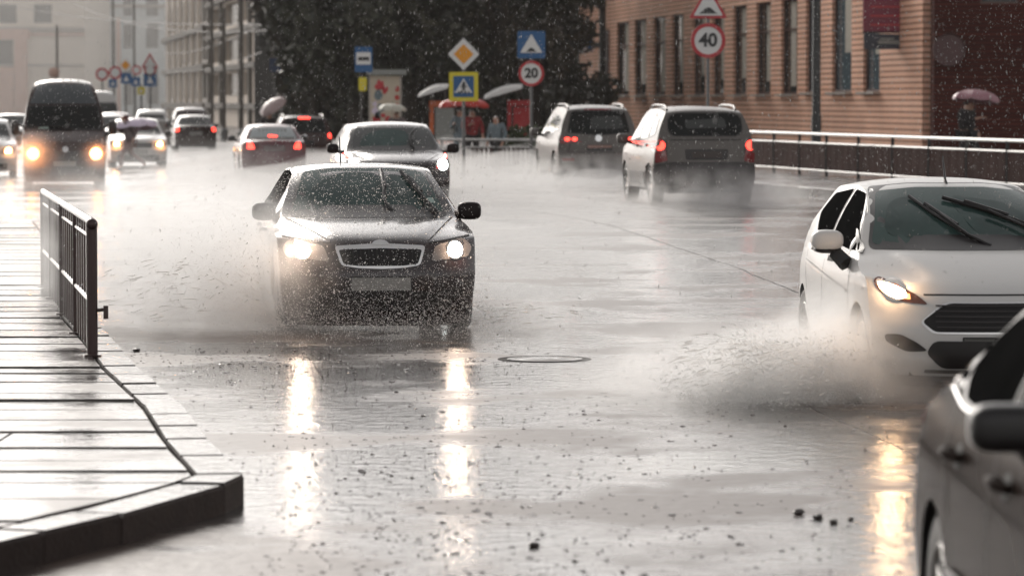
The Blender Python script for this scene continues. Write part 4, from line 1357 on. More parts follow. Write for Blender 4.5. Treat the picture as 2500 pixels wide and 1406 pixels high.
    def strip(s, specs, w, name, m, off=0.003, parent=None, step=0.05):
        """thin bands along lines: [(axis, [(a,b),...]), ...] as one mesh"""
        if name.endswith('seam') and len(specs) > 1:
            return [s.strip([q], w, name, m, off, parent, step) for q in specs]
        mb = MB()
        for axis, line in specs:
            pts = []
            for a, b in zip(line[:-1], line[1:]):
                a, b = Vector(a), Vector(b)
                n = max(1, int((b - a).length / step))
                pts += [a.lerp(b, i / n) for i in range(n)]
            pts.append(Vector(line[-1]))
            vs = []
            for i, p in enumerate(pts):
                d = (pts[min(i + 1, len(pts) - 1)] - pts[max(0, i - 1)]).normalized()
                nn = Vector((-d.y, d.x)) * w / 2
                vs += [s.proj(axis, *(p + nn), off)[0], s.proj(axis, *(p - nn), off)[0]]
            mb.add(vs, [(2 * i, 2 * i + 2, 2 * i + 3, 2 * i + 1) for i in range(len(pts) - 1)])
        return mb.build(name, m, parent if parent is not None else s.root, smooth=30)
    def disc(s, axis, a, b, r, name, m, parent=None, off=0.01, n=14, ry=None):
        ry = ry or r
        return s.patch(axis, [(a + r * math.cos(2 * math.pi * k / n), b + ry * math.sin(2 * math.pi * k / n)) for k in range(n)], name, m, parent, off, r * .8)
    def wheels(s, rimm=None, spokes=7):
        S = s.S
        r = S['wr']; tw = S.get('tw', .205)
        first = None
        for yw in S['wheels']:
            for sx in (-1, 1):
                x = sx * (S['W'] - S.get('wi', .035) - tw / 2)
                if first is None:
                    w = empty("wheel"); w.parent = s.root; w.empty_display_size = .1
                    T = Matrix.Rotation(R(90), 4, 'Y')
                    mb = MB(); h = tw / 2
                    mb.lathe([(r * .66, -h * .9), (r * .80, -h), (r * .95, -h * .95), (r, -h * .7), (r, h * .7), (r * .95, h * .95), (r * .80, h), (r * .66, h * .9)], 36, T)
                    mb.build("tyre", M['tyre'], w)
                    mb = MB()
                    mb.lathe([(r * .67, h * .92), (r * .64, h * .95), (r * .60, h * .6), (r * .6, -h * .8)], 36, T)
                    mb.lathe([(0, h * .62), (r * .12, h * .62), (r * .16, h * .5), (r * .16, h * .3)], 20, T)
                    for q in range(spokes):
                        a = 2 * math.pi * q / spokes
                        wd = r * .085
                        ca, sa = math.cos(a), math.sin(a)
                        vs = []
                        for rr, ww, hh in ((r * .12, wd, h * .58), (r * .62, wd * .8, h * .86)):
                            for q2 in (-1, 1):
                                for dh in (0, -.03):
                                    vs.append((hh + dh, rr * ca - q2 * ww * sa, rr * sa + q2 * ww * ca))
                        mb.add(vs, [(0, 2, 6, 4), (1, 5, 7, 3), (0, 4, 5, 1), (2, 3, 7, 6)])
                    mb.build("rim", rimm or M['rim'], w)
                    mb = MB(); mb.lathe([(0, 0), (r * .6, 0)], 24, T); mb.build("brake_disc", M['trim'], w)
                    first = w
                    cur = w
                else:
                    cur = copy_tree(first, s.root)
                cur.location = (x, yw, r)
                cur.rotation_euler = (random.uniform(0, 1) , 0, 0) if sx > 0 else (random.uniform(0, 1), 0, math.pi)
    def mirror(s, x, y, z, sx=.11, sy=.07, sz=.085, m=None, glassy=False):
        for q in (-1, 1):
            mb = MB(); mb.superell((q * x, y, z), (sx, sy, sz), .62, 20)
            o = mb.build("wing_mirror", m or M['trim'], s.root, smooth=60)
            mb = MB(); mb.tube([(q * (x - sx * .6), y + .01, z - sz * .55), (q * (x - sx - .09), y + .03, z - sz * .8)], [.028, .035], 8)
            mb.build("bracket", M['trim'], o)
    def glass_band(s, axis, poly, name, m, seal=0.028, parent=None, r=.05, sealm=None):
        c = Vector((0, 0))
        for p in poly: c += Vector(p)
        c /= len(poly)
        out = []
        for p in poly:
            d = Vector(p) - c
            out.append(tuple(Vector(p) + Vector((math.copysign(min(seal, abs(d.x)), d.x), math.copysign(min(seal, abs(d.y)), d.y)))))
        sl = s.patch(axis, rnd(out, r), "window_seal", sealm or M['trim'], parent, 0.003, 0.09)
        g = s.patch(axis, rnd(poly, r), name, m, parent, 0.006, 0.09)
        sl.parent = g
        return g
    def headlight(s, poly, bulb, br, m=None, bm_=None, axis='front', power=0, col=(1, .75, .45), lit=(True, True), spill=0.25, bpoly=None):
        m = m or M['lamp']
        for q in (-1, 1):
            P = [(q * a, b) for a, b in poly]
            if q < 0: P = P[::-1]
            h = s.patch(axis, rnd(P, .03), "headlight", m, None, .006, .05)
            ln = s.disc(axis, q * bulb[0], bulb[1], br * 1.2, "reflector", M['reflector'], h, .009)
            if bpoly:
                BP = [(q * a, b) for a, b in bpoly]
                s.patch(axis, rnd(BP if q > 0 else BP[::-1], .02), "bulb", bm_, h, .013, .03)
            else:
                s.disc(axis, q * bulb[0], bulb[1], br, "bulb", bm_ or M['reflector'], h, .013)
            if power and lit[0 if q < 0 else 1]:
                p, n = s.proj(axis, q * bulb[0], bulb[1], spill)
                ld = bpy.data.lights.new("headlight_lamp", 'POINT'); ld.energy = power; ld.color = col; ld.shadow_soft_size = 0.05
                lo = bpy.data.objects.new("headlight_lamp", ld); link(lo, s.root); lo.location = p
    def plate(s, axis, z, w=.52, h=.112, x=0, off=.012, m=None):
        p = s.patch(axis, rnd([(x - w / 2 - .012, z - h / 2 - .012), (x + w / 2 + .012, z - h / 2 - .012), (x + w / 2 + .012, z + h / 2 + .012), (x - w / 2 - .012, z + h / 2 + .012)], .01), "number_plate", M['trim'], None, off - .004, .12)
        s.patch(axis, [(x - w / 2, z - h / 2), (x + w / 2, z - h / 2), (x + w / 2, z + h / 2), (x - w / 2, z + h / 2)], "plate_face", m or M['plate'], p, off, .12)
    def wiper(s, blade, arm, axis='front', bw=.012):
        """blade and arm: lines in the projected view, stood a little off the glass"""
        mb = MB()
        P = [s.proj(axis, a, b, .028)[0] for a, b in blade]
        mb.tube(P, bw, 6)
        Q = [s.proj(axis, a, b, .05)[0] for a, b in blade]
        mb.tube([Q[0].lerp(Q[-1], .25), Q[0].lerp(Q[-1], .75)], bw * 1.2, 6)
        o = mb.build("wiper", M['trim'], s.root)
        mb = MB(); A = [s.proj(axis, a, b, .05 if i else .02)[0] for i, (a, b) in enumerate(arm)]
        mb.tube(A, [bw * 1.25] + [bw * .8] * (len(A) - 1), 6)
        mb.build("wiper_arm", M['trim'], o)

# profile points: (name, y, z, half width or None, sweep of the edge, drop of the edge, power, power, ridge height, ridge place)
def sedan(L=4.57, W=.885, H=1.46, **kw):
    hz = H / 1.46
    S = dict(L=L, W=W, sill=.20, wheels=(.88, .88 + 2.60), arch=.355, wr=.315,
        plan=[(0, W - .10), (.3, W - .05), (.8, W - .005), (2.2, W), (3.6, W - .01), (4.2, W - .04), (L, W - .12)],
        voff=[(.1, -.06), (.3, -.02), (.55, 0), (.78, -.004), (.92, -.03), (1.05, -.07), (1.5, -.3)],
        belt=[(0, .80), (.9, .90), (2.2, .94), (4.0, 1.0), (L, 1.0)],
        prof=[('', .07, .19, None, .36, 0, 3.0), ('', .005, .34, None, .36, 0, 3.2), ('', .0, .50, None, .36, 0, 3.2), ('', .03, .62, None, .38, 0, 3.0), ('', .06, .74, None, .42, .02, 2.6), ('', .09, .785, None, .44, .03, 2.4, 2.5, 0, .5),
              ('F', .15, .815, None, .42, .02, 2.2, 2.5, .012, .5), ('', .45, .885, None, .30, -.02, 2.2, 3, .022, .58), ('', .80, .945, None, .22, -.045, 2.2, 3, .022, .70), ('', 1.10, .985, W - .085, .16, -.02, 2.2, 3, .012, .8),
              ('', 1.16, 1.0, W - .10, .16, -.02, 2.2, 3, 0, .8), ('', 1.55, 1.215, W - .18, .12, -.03, 2.2, 2.5), ('', 1.95, 1.40, W - .255, .09, -.05, 2.2, 2.5), ('', 2.12, 1.44, W - .265, .06, -.05, 2.2, 2.5), ('', 2.6, 1.463, W - .27, 0, -.05, 2.5, 2.5), ('', 3.1, 1.445, W - .27, -.02, -.05, 2.5, 2.5), ('', 3.45, 1.385, W - .275, -.06, -.045, 2.2, 2.5),
              ('', 3.85, 1.20, W - .21, -.09, -.03, 2.2, 2.5), ('', 4.12, 1.06, W - .14, -.10, -.03, 2.2, 2.5), ('', 4.2, 1.04, W - .13, -.10, -.03, 2.2, 2.5), ('', 4.40, 1.03, None, -.20, -.06, 2.2, 2.5),
              ('R', 4.50, 1.0, None, -.28, -.06, 2.4, 2.5), ('', 4.53, .9, None, -.33, 0, 2.6), ('', 4.53, .70, None, -.35, 0, 3), ('', L, .55, None, -.36, 0, 3), ('', L - .01, .38, None, -.36, 0, 3), ('', L - .06, .24, None, -.36, 0, 3)])
    sc = L / 4.57
    for key in ('plan', 'belt'):
        pass
    if abs(hz - 1) > 1e-3:
        S['prof'] = [(p[0], p[1], p[2] * (1 if p[2] < .6 else 1 + (hz - 1) * min(1, (p[2] - .6) / .4))) + tuple(p[3:]) for p in S['prof']]
    lo = kw.pop('low', 0)
    if lo: S['prof'] = [(p[0], p[1], p[2] - lo if p[2] < .3 else p[2]) + tuple(p[3:]) for p in S['prof']]
    S.update(kw)
    return S
SIDE_WINDOWS = [[(1.62, .965), (2.36, .985), (2.42, 1.395), (2.12, 1.375), (1.85, 1.24)], [(2.46, .985), (3.28, 1.01), (3.42, 1.10), (3.38, 1.28), (3.05, 1.375), (2.50, 1.395)], [(3.36, 1.03), (3.72, 1.06), (3.50, 1.24), (3.45, 1.25)]]
def side_windows(c, wins=SIDE_WINDOWS, m='glass_dark', sealm=None):
    for w in wins:
        for ax in ('left', 'right'): c.glass_band(ax, w, "side_window", M[m], .022, None, .04, sealm)

# 1. the black sedan in the middle ------------------------------------------------------------
c = Car("black_sedan", sedan(W=.912, step=.04, nv=44, rows=26, sill=.12, low=.12), M['p_black'], "black sedan with lit headlights and chrome framed grille ploughing through deep water, in the middle", "car", loc=(PX(930, 32.3), 32.3), xv=150)
MAIN = c
c.glass_band('front', [(-.70, 1.02), (.70, 1.02), (.555, 1.385), (.3, 1.415), (-.3, 1.415), (-.555, 1.385)], "windscreen", M['glass'], .03, None, .05)
side_windows(c, m='glass_side')
GR = [(-.40, .765), (-.2, .778), (0, .79), (.2, .778), (.40, .765), (.345, .60), (.2, .578), (0, .57), (-.2, .578), (-.345, .60)][::-1]
g = c.patch('front', rnd(GR, .03), "grille", M['chrome'], None, .012, .05)
GI = [(-.365, .733), (0, .748), (.365, .733), (.325, .612), (.19, .595), (-.19, .595), (-.325, .612)][::-1]
c.patch('front', rnd(GI, .02), "grille_mesh", M['seam'], g, .0145, .05)
c.strip([('front', [(x, .60), (x * 1.06, .74)]) for x in np.linspace(-.30, .30, 19)], .008, "grille_bars", M['trim'], .020, g)
c.patch('front', rnd([(-.09, .770), (.09, .770), (.05, .806), (0, .814), (-.05, .806)], .015), "grille_crest", M['chrome'], g, .017, .03)
HL = [(.445, .635), (.80, .665), (.845, .74), (.80, .805), (.74, .825), (.62, .795), (.49, .765)]
c.headlight(HL, (.675, .725), .07, M['lamp'], M['beam_warm'], power=6, col=(1, .72, .52), spill=.05)
c.plate('front', .44, m=M['plate'])
c.patch('front', rnd([(-.62, .21), (.62, .21), (.66, .34), (.52, .37), (-.52, .37), (-.66, .34)], .03), "lower_intake", M['trim'], None, .005, .08)
c.pair('front', rnd([(.50, .30), (.72, .32), (.72, .40), (.54, .39)], .03), "fog_lamp", M['trim'], None, .008)
c.strip([('front', [(-.425, .805), (-.56, .885), (-.765, .985)]), ('front', [(.425, .805), (.56, .885), (.765, .985)])], .009, "bonnet_seam", M['seam'], .003)
c.strip([('front', [(-.84, .845), (-.62, .812), (-.44, .79)]), ('front', [(.84, .845), (.62, .812), (.44, .79)])], .012, "bonnet_lip_seam", M['seam'], .004)
for ax in ('left', 'right'):
    c.strip([(ax, [(1.30, .40), (1.32, .93)]), (ax, [(2.42, .26), (2.42, .97)]), (ax, [(3.30, .62), (3.42, .85), (3.40, 1.0)]), (ax, [(1.32, .27), (3.05, .27)])], .009, "door_seam", M['seam'])
    c.patch(ax, rnd([(2.16, .835), (2.36, .84), (2.36, .87), (2.16, .865)], .01), "door_handle", M['p_black'], None, .03)
    c.patch(ax, rnd([(3.12, .85), (3.30, .855), (3.30, .885), (3.12, .88)], .01), "door_handle", M['p_black'], None, .03)
c.mirror(.945, 1.52, 1.035, .11, .075, .082, M['mirror_black'])
c.patch('front', rnd([(-.60, 1.06), (.12, 1.06), (.16, 1.37), (-.20, 1.385), (-.46, 1.28)], .12), "wiped_glass", M['glass_wiped'], None, .0085, .07)
c.patch('front', rnd([(.20, 1.06), (.60, 1.05), (.42, 1.33), (.20, 1.37)], .08), "wiped_glass", M['glass_wiped'], None, .0085, .07)
c.wiper([(.16, 1.15), (.165, 1.385)], [(.22, 1.015), (.15, 1.07), (.145, 1.15), (.165, 1.24)], bw=.017)
c.wiper([(.54, 1.10), (.345, 1.365)], [(.62, 1.01), (.53, 1.09), (.44, 1.21)], bw=.019)
c.patch('front', rnd([(.56, 1.11), (.63, 1.105), (.60, 1.15), (.55, 1.15)], .01), "sticker", M['sticker'], None, .008)
mb = MB(); mb.superell((0, 1.98, 1.34), (.13, .05, .045), .8); mb.build("rear_view_mirror", M['trim'], c.root)
mb = MB(); mb.tube([(-.12, 3.1, 1.44), (-.125, 3.2, 1.70)], [.008, .005], 6); mb.build("aerial", M['trim'], c.root)
c.wheels()

# 2. the white hatchback on the right ----------------------------------------------------------
def hatch(L=3.97, W=.865, H=1.48, **kw):
    S = dict(L=L, W=W, sill=.20, wheels=(.82, 3.31), arch=.345, wr=.305,
        plan=[(0, W - .13), (.25, W - .07), (.7, W - .012), (1.8, W), (3.0, W - .01), (3.6, W - .05), (L, W - .13)],
        voff=[(.1, -.07), (.28, -.02), (.5, 0), (.74, -.004), (.92, -.035), (1.05, -.075), (1.5, -.3)],
        belt=[(0, .78), (.9, .92), (1.9, .97), (3.4, 1.05), (L, 1.05)],
        prof=[('', .08, .17, None, .42, 0, 2.8), ('', .005, .30, None, .42, 0, 2.8), ('', .0, .45, None, .42, 0, 2.8), ('', .03, .58, None, .44, .01, 2.6), ('', .075, .68, None, .46, .05, 2.4),
              ('F', .13, .735, None, .48, .08, 2.2), ('', .35, .825, None, .42, .02, 2.2, 2.5, .015, .55), ('', .65, .92, None, .30, -.02, 2.2, 3, .02, .62), ('', .90, .985, W - .07, .22, -.03, 2.2, 3, .012, .7),
              ('', .97, 1.0, W - .085, .2, -.02, 2.2, 3, 0, .7), ('', 1.4, 1.23, W - .18, .13, -.03, 2.2, 2.5), ('', 1.78, 1.395, W - .26, .09, -.05, 2.2, 2.5), ('', 1.95, 1.44, W - .275, .06, -.055, 2.2, 2.5), ('', 2.4, 1.478, W - .28, 0, -.055, 2.5, 2.5), ('', 3.0, 1.462, W - .285, 0, -.055, 2.5, 2.5), ('', 3.45, 1.40, W - .29, -.04, -.05, 2.2, 2.5),
              ('', 3.68, 1.22, W - .22, -.08, -.03, 2.2, 2.5), ('R', 3.84, 1.02, W - .14, -.12, -.02, 2.2, 2.5), ('', 3.90, .9, None, -.2, 0, 2.4), ('', 3.93, .70, None, -.26, 0, 2.6), ('', L, .55, None, -.3, 0, 3), ('', L - .02, .35, None, -.3, 0, 3), ('', L - .08, .22, None, -.3, 0, 3)])
    S.update(kw)
    return S
c = Car("white_hatchback", hatch(step=.035, nv=48, rows=28), M['p_white'], "white hatchback with wide slatted grille throwing up a fan of water, at the right", "car", loc=(PX(2452, 25.0), 25.0), xv=510, z=0)
FIESTA = c
c.glass_band('front', [(-.685, 1.025), (.685, 1.025), (.535, 1.385), (.25, 1.415), (-.25, 1.415), (-.535, 1.385)], "windscreen", M['glass'], .03, None, .05)
side_windows(c, [[(1.20, .98), (2.22, 1.015), (2.26, 1.395), (1.96, 1.375), (1.62, 1.22)], [(2.31, 1.02), (2.98, 1.07), (3.22, 1.20), (3.05, 1.345), (2.35, 1.395)]], 'glass_side')
c.pair('left', rnd([(1.12, .965), (1.25, .985), (1.50, 1.13), (1.45, 1.12)], .01), "quarter_trim", M['trim'], None, .008)
HL = [(.475, .655), (.60, .665), (.71, .69), (.775, .745), (.79, .81), (.745, .83), (.64, .775), (.54, .715)]
c.headlight(HL, (.675, .745), .062, M['lamp_amber'], M['beam_fiesta'], power=6, col=(1, .62, .34), spill=.05, bpoly=[(.60, .695), (.70, .70), (.755, .745), (.768, .795), (.70, .785), (.61, .745)])
c.pair('front', [(.585, .69), (.61, .69), (.61, .72), (.585, .72)], "indicator_bulb", M['amber'], None, .012)
G = [(-.525, .54), (-.40, .64), (-.34, .665), (.34, .665), (.40, .64), (.525, .54), (.45, .475), (-.45, .475)][::-1]
g = c.patch('front', rnd([(a * 1.03, .57 + (b - .57) * 1.12) for a, b in G], .03), "grille", M['chrome'], None, .006, .05)
c.patch('front', rnd(G, .03), "grille_mesh", M['seam'], g, .009, .05)
c.strip([('front', [(-.44 + .1 * abs(z - .56), z), (.44 - .1 * abs(z - .56), z)]) for z in (.505, .54, .575, .61, .645)], .009, "grille_slats", M['dirt_plastic'], .020, g)
c.patch('front', rnd([(-.40, .235), (.40, .235), (.50, .33), (.455, .415), (-.455, .415), (-.50, .33)], .04), "lower_intake", M['trim'], None, .016, .04)
c.plate('front', .375, .52, .112, m=mat("blank dark number plate", (0.10, 0.10, 0.09), .4, var=.15))
c.strip([('front', [(-.5, .215), (.5, .215)])], .025, "lip", M['p_silver'], .02)
c.pair('front', rnd([(.49, .345), (.62, .335), (.74, .40), (.75, .45), (.66, .455), (.56, .40)], .03), "fog_recess", M['trim'], None, .008)
c.strip([('front', [(-.50, .72), (-.38, .722), (.38, .722), (.50, .72)])], .010, "bonnet_seam", M['seam'], .003)
for ax in ('left', 'right'):
    c.strip([(ax, [(1.20, .36), (1.16, .6), (1.20, .93)]), (ax, [(2.28, .27), (2.30, 1.0)]), (ax, [(3.0, .62), (3.16, .85), (3.2, 1.05)]), (ax, [(1.2, .26), (2.9, .26)])], .009, "door_seam", M['seam'])
    c.patch(ax, rnd([(1.98, .875), (2.20, .885), (2.20, .925), (1.98, .915)], .015), "door_handle", M['p_white'], None, .035)
    c.patch(ax, rnd([(2.80, .92), (3.0, .93), (3.0, .97), (2.80, .96)], .015), "door_handle", M['p_white'], None, .035)
    c.strip([(ax, [(1.25, .70), (2.1, .76), (3.2, .84)])], .02, "crease", M['p_white'], .008)
for q in (-1, 1):
    mb = MB(); mb.superell((q * .985, 1.33, 1.055), (.115, .10, .075), .7, 22)
    o = mb.build("wing_mirror", M['p_white'], c.root, smooth=60)
    mb = MB(); mb.superell((q * .98, 1.34, .995), (.10, .085, .035), .8, 16); mb.tube([(q * .93, 1.32, .97), (q * .86, 1.24, .89)], [.05, .06], 8); mb.build("mirror_foot", M['trim'], o)
c.patch('front', rnd([(-.60, 1.08), (.05, 1.05), (-.30, 1.36), (-.48, 1.32)], .12), "wiped_glass", M['glass_wiped'], None, .0085, .07)
c.patch('front', rnd([(.08, 1.06), (.62, 1.05), (.40, 1.30), (-.08, 1.37)], .12), "wiped_glass", M['glass_wiped'], None, .0085, .07)
c.wiper([(-.33, 1.335), (-.20, 1.21), (.02, 1.05)], [(.12, 1.005), (-.02, 1.06), (-.17, 1.20)], bw=.013)
c.wiper([(-.10, 1.325), (.18, 1.24), (.46, 1.14)], [(.60, 1.01), (.44, 1.10), (.18, 1.22)], bw=.016)
mb = MB(); mb.tube([(0, 1.96, 1.435), (0, 2.0, 1.47), (0, 2.1, 1.64)], [.016, .01, .005], 6); mb.build("aerial", M['trim'], c.root)
mb = MB(); mb.superell((0, 1.80, 1.34), (.12, .05, .045), .8); mb.build("rear_view_mirror", M['trim'], c.root)
c.wheels(M['rim'])

# 3. the grey sedan cut by the right edge --------------------------------------------------------
c = Car("grey_sedan", sedan(L=4.65, W=.905, step=.022, nv=30, rows=48, sill=.19, wheels=(.9, 3.62), arch=.365, wr=.325, belt=[(0, .82), (.9, .93), (2.2, .985), (4.0, 1.05), (4.65, 1.05)]), M['p_grey'],
        "dark grey sedan close by, cut off by the right edge of the photo", "car", loc=(2.455, 8.95), xv=930, z=0)
for wpoly in ([(1.62, 1.0), (2.36, 1.025), (2.40, 1.385), (2.12, 1.365), (1.87, 1.24)], [(2.48, 1.03), (3.30, 1.06), (3.44, 1.13), (3.40, 1.26), (3.05, 1.365), (2.52, 1.388)], [(3.49, 1.10), (3.86, 1.135), (3.62, 1.225), (3.46, 1.262)]):
    for ax in ('left', 'right'):
        c.glass_band(ax, wpoly, "side_window", M['glass_side'], .026, None, .04)
for ax in ('left', 'right'):
    c.strip([(ax, [(1.55, .985), (2.4, 1.005), (3.3, 1.035), (3.92, 1.105)])], .014, "waist_trim", M['chrome'], .008)
    c.strip([(ax, [(2.44, .26), (2.44, 1.0)]), (ax, [(3.26, .66), (3.44, .88), (3.44, 1.04)]), (ax, [(1.30, .35), (1.34, .95)])], .012, "door_seam", M['seam'], .002)
    c.strip([(ax, [(1.3, .50), (2.4, .50), (3.22, .50)])], .035, "rubbing_strip", M['dirt_plastic'], .014)
    for y0 in (2.06, 3.02):
        hb = c.patch(ax, [(y0 + .115 + .075 * math.cos(k * math.pi / 8), .885 + .042 * math.sin(k * math.pi / 8)) for k in range(16)], "door_handle", M['seam'], None, .003, .04)
        mb = MB()
        pr_ = [c.proj(ax, y0 + u, .885 + .01 * u, o)[0] for u, o in ((.0, .012), (.05, .045), (.115, .05), (.18, .045), (.235, .012))]
        mb.tube(pr_, [.017, .019, .019, .019, .017], 8); mb.build("handle_grip", M['p_grey'], hb)
    c.strip([(ax, [(1.0, .78), (2.2, .80), (3.4, .83), (4.2, .84)])], .012, "crease", M['p_grey'], .006)
c.pair('rear', rnd([(.50, .78), (.80, .78), (.84, .92), (.80, .98), (.50, .96)], .03), "tail_lamp", M['tail'], None, .008)
c.pair('left', rnd([(4.28, .79), (4.45, .79), (4.45, .95), (4.24, .955)], .03), "tail_lamp_side", M['brake'], None, .008)
c.glass_band('rear', [(-.60, 1.09), (.60, 1.09), (.50, 1.335), (-.50, 1.335)], "rear_window", M['glass_dark'], .03)
c.glass_band('front', [(-.70, 1.02), (.70, 1.02), (.555, 1.385), (-.555, 1.385)], "windscreen", M['glass'], .03)
HL = [(.445, .635), (.80, .665), (.845, .74), (.80, .805), (.74, .825), (.62, .795), (.49, .765)]
c.headlight(HL, (.665, .725), .06)
c.patch('front', rnd([(-.40, .60), (.40, .60), (.40, .75), (-.40, .75)], .03), "grille", M['trim'], None, .006)
for q in (-1, 1):
    mb = MB(); mb.superell((q * .985, 1.60, 1.115), (.11, .075, .07), .55, 26)
    o = mb.build("wing_mirror", M['trim'], c.root, smooth=60)
    mb = MB(); mb.tube([(q * .93, 1.62, 1.06), (q * .86, 1.62, .985)], [.03, .04], 8); mb.build("mirror_foot", M['trim'], o)
c.wheels(M['rim'], 9)
# black liners in the arches
for yw in c.S['wheels']:
    for q in (-1, 1):
        mb = MB(); n = 16; rr = .362
        vs = []
        for k in range(n + 1):
            a = math.pi * k / n
            vs += [(q * .88, yw + rr * math.cos(a), .325 + rr * math.sin(a)), (q * .62, yw + rr * math.cos(a), .325 + rr * math.sin(a))]
        mb.add(vs, [(2 * k, 2 * k + 1, 2 * k + 3, 2 * k + 2) for k in range(n)]); mb.build("wheel_arch_liner", M['trim'], c.root)
GREY = c

# 4. the black crossover behind the sedan ----------------------------------------------------------
def suv(L=4.40, W=.90, H=1.68, hood=1.0, **kw):
    S = dict(L=L, W=W, sill=.28, wheels=(.88, 3.50), arch=.385, wr=.345,
        plan=[(0, W - .13), (.3, W - .06), (.8, W - .008), (2.2, W), (3.5, W - .008), (4.1, W - .03), (L, W - .09)],
        voff=[(.1, -.06), (.35, -.015), (.6, 0), (.85, -.004), (1.0, -.03), (1.15, -.07), (1.7, -.28)],
        belt=[(0, .9), (.9, 1.0), (2.2, 1.05), (4.0, 1.12), (L, 1.12)],
        prof=[('', .08, .26, None, .40, 0, 2.8), ('', .005, .42, None, .40, 0, 2.8), ('', .0, .58, None, .40, 0, 2.8), ('', .03, .72, None, .42, 0, 2.6), ('', .06, .82, None, .44, .03, 2.4),
              ('F', .13, .90, None, .44, .03, 2.2), ('', .4, .985, None, .34, -.01, 2.2, 2.5, .012, .55), ('', .75, 1.05, None, .25, -.03, 2.2, 3, .02, .65), ('', 1.02, 1.10, W - .07, .2, -.03, 2.2, 3, .01, .75),
              ('', 1.10, 1.12, W - .085, .18, -.02, 2.2, 3), ('', 1.5, 1.37, W - .17, .13, -.03, 2.2, 2.5), ('', 1.85, 1.56, W - .235, .09, -.04, 2.2, 2.5), ('', 2.0, 1.60, W - .25, .06, -.05, 2.2, 2.5), ('', 2.5, 1.64, W - .25, 0, -.05, 2.5, 2.5), ('', 3.2, 1.635, W - .25, 0, -.05, 2.5, 2.5), ('', 3.85, 1.585, W - .25, 0, -.045, 2.5, 2.5), ('', 3.98, 1.55, W - .235, -.03, -.04, 2.5, 2.5),
              ('R', 4.08, 1.44, W - .205, -.07, -.02, 2.5, 2.5), ('', 4.18, 1.22, W - .12, -.12, 0, 2.6), ('', 4.25, 1.06, None, -.16, 0, 2.6), ('', 4.28, .9, None, -.20, 0, 2.6), ('', 4.30, .72, None, -.24, 0, 2.8), ('', L, .62, None, -.28, 0, 3), ('', L, .45, None, -.28, 0, 3), ('', L - .06, .30, None, -.28, 0, 3)])
    hz = H / 1.64
    S['prof'] = [(p[0], p[1] * (L / 4.40), p[2] * (1 if p[2] < .9 else 1 + (hz - 1) * min(1, (p[2] - .9) / .5))) + tuple(p[3:]) for p in S['prof']]
    S.update(kw)
    return S
SUVW = [[(1.42, 1.08), (2.30, 1.10), (2.36, 1.52), (2.05, 1.52), (1.80, 1.40)], [(2.40, 1.10), (3.20, 1.13), (3.28, 1.50), (2.42, 1.53)], [(3.30, 1.14), (3.75, 1.20), (3.70, 1.42), (3.36, 1.49)]]
c = Car("black_crossover", suv(L=4.4, H=1.58, nv=34), M['p_black'], "black crossover with one white lamp showing, right behind the black sedan", "car", loc=(PX(978, 61), 61), xv=150)
c.glass_band('front', [(-.72, 1.13), (.72, 1.13), (.60, 1.475), (-.60, 1.475)], "windscreen", M['glass_grey'], .03, None, .06)
side_windows(c, [[(a, 1.08 + (b - 1.08) * .88) for a, b in w] for w in SUVW], 'glass_dark')
c.headlight([(.56, .77), (.80, .78), (.86, .90), (.78, .965), (.66, .92)], (.735, .865), .085, M['lamp'], M['beam_white'])
c.pair('front', rnd([(.84, .98), (.885, .99), (.88, 1.04), (.84, 1.03)], .01), "red_light_spot", M['brake'], None, .03)  # added red glowing spots for a red light beyond; no lamps of this car
c.patch('front', rnd([(-.45, .70), (.45, .70), (.50, .86), (-.50, .86)], .03), "grille", M['trim'], None, .006)
c.strip([('front', [(-.48, .78), (.48, .78)])], .02, "grille_bar", M['chrome'], .012)
c.plate('front', .55)
c.patch('front', rnd([(-.6, .32), (.6, .32), (.6, .44), (-.6, .44)], .03), "lower_intake", M['trim'], None, .006)
c.patch('front', rnd([(-.60, 1.16), (.22, 1.15), (.30, 1.40), (.05, 1.455), (-.25, 1.43), (-.48, 1.34)], .12), "wiped_glass", M['glass_wiped'], None, .0085, .09)
c.mirror(1.02, 1.42, 1.13, .105, .075, .085, M['mirror_black'])
c.wiper([(.29, 1.15), (.27, 1.26), (.31, 1.36), (.42, 1.45)], [(.33, 1.12), (.28, 1.22)])
c.strip([('top', [(-.45, .2), (-.60, .6), (-.74, 1.02)]), ('top', [(.45, .2), (.60, .6), (.74, 1.02)])], .012, "bonnet_seam", M['seam'], .003)
c.wheels()

# 5. silver sport utility vehicle, rear view -------------------------------------------------------
def rails(c, y0, y1, x, h=.055, m='p_silver'):
    for q in (-1, 1):
        mb = MB(); P = []
        for k in range(9):
            y = y0 + (y1 - y0) * k / 8
            p = c.proj('top', q * x, y, 0)[0]
            P.append(p + Vector((0, 0, h * (0.15 if k in (0, 8) else 1))))
        mb.tube(P, .022, 8); mb.build("roof_rail", M[m], c.root)
c = Car("silver_suv", suv(L=4.33, W=.905, H=1.70), M['p_silver'], "silver sport utility car with rounded dark rear window driving away, nearer to the railing", "car", rear_anchor=True, loc=(PX(1729, 63), 63), xv=100, out=True)
c.glass_band('rear', [(-.56, 1.20), (.56, 1.20), (.64, 1.30), (.62, 1.50), (.50, 1.575), (-.50, 1.575), (-.62, 1.50), (-.64, 1.30)], "rear_window", M['glass_dark'], .02, None, .06)
c.patch('rear', rnd([(-.36, 1.33), (.34, 1.31), (.36, 1.45), (-.34, 1.49)], .05), "see_through_patch", M['glass_grey'], None, .008)  # paler patch painted on opaque glass for light showing through
side_windows(c, [[(a * 4.33 / 4.4, b * 1.02) for a, b in w] for w in SUVW], 'glass_grey')
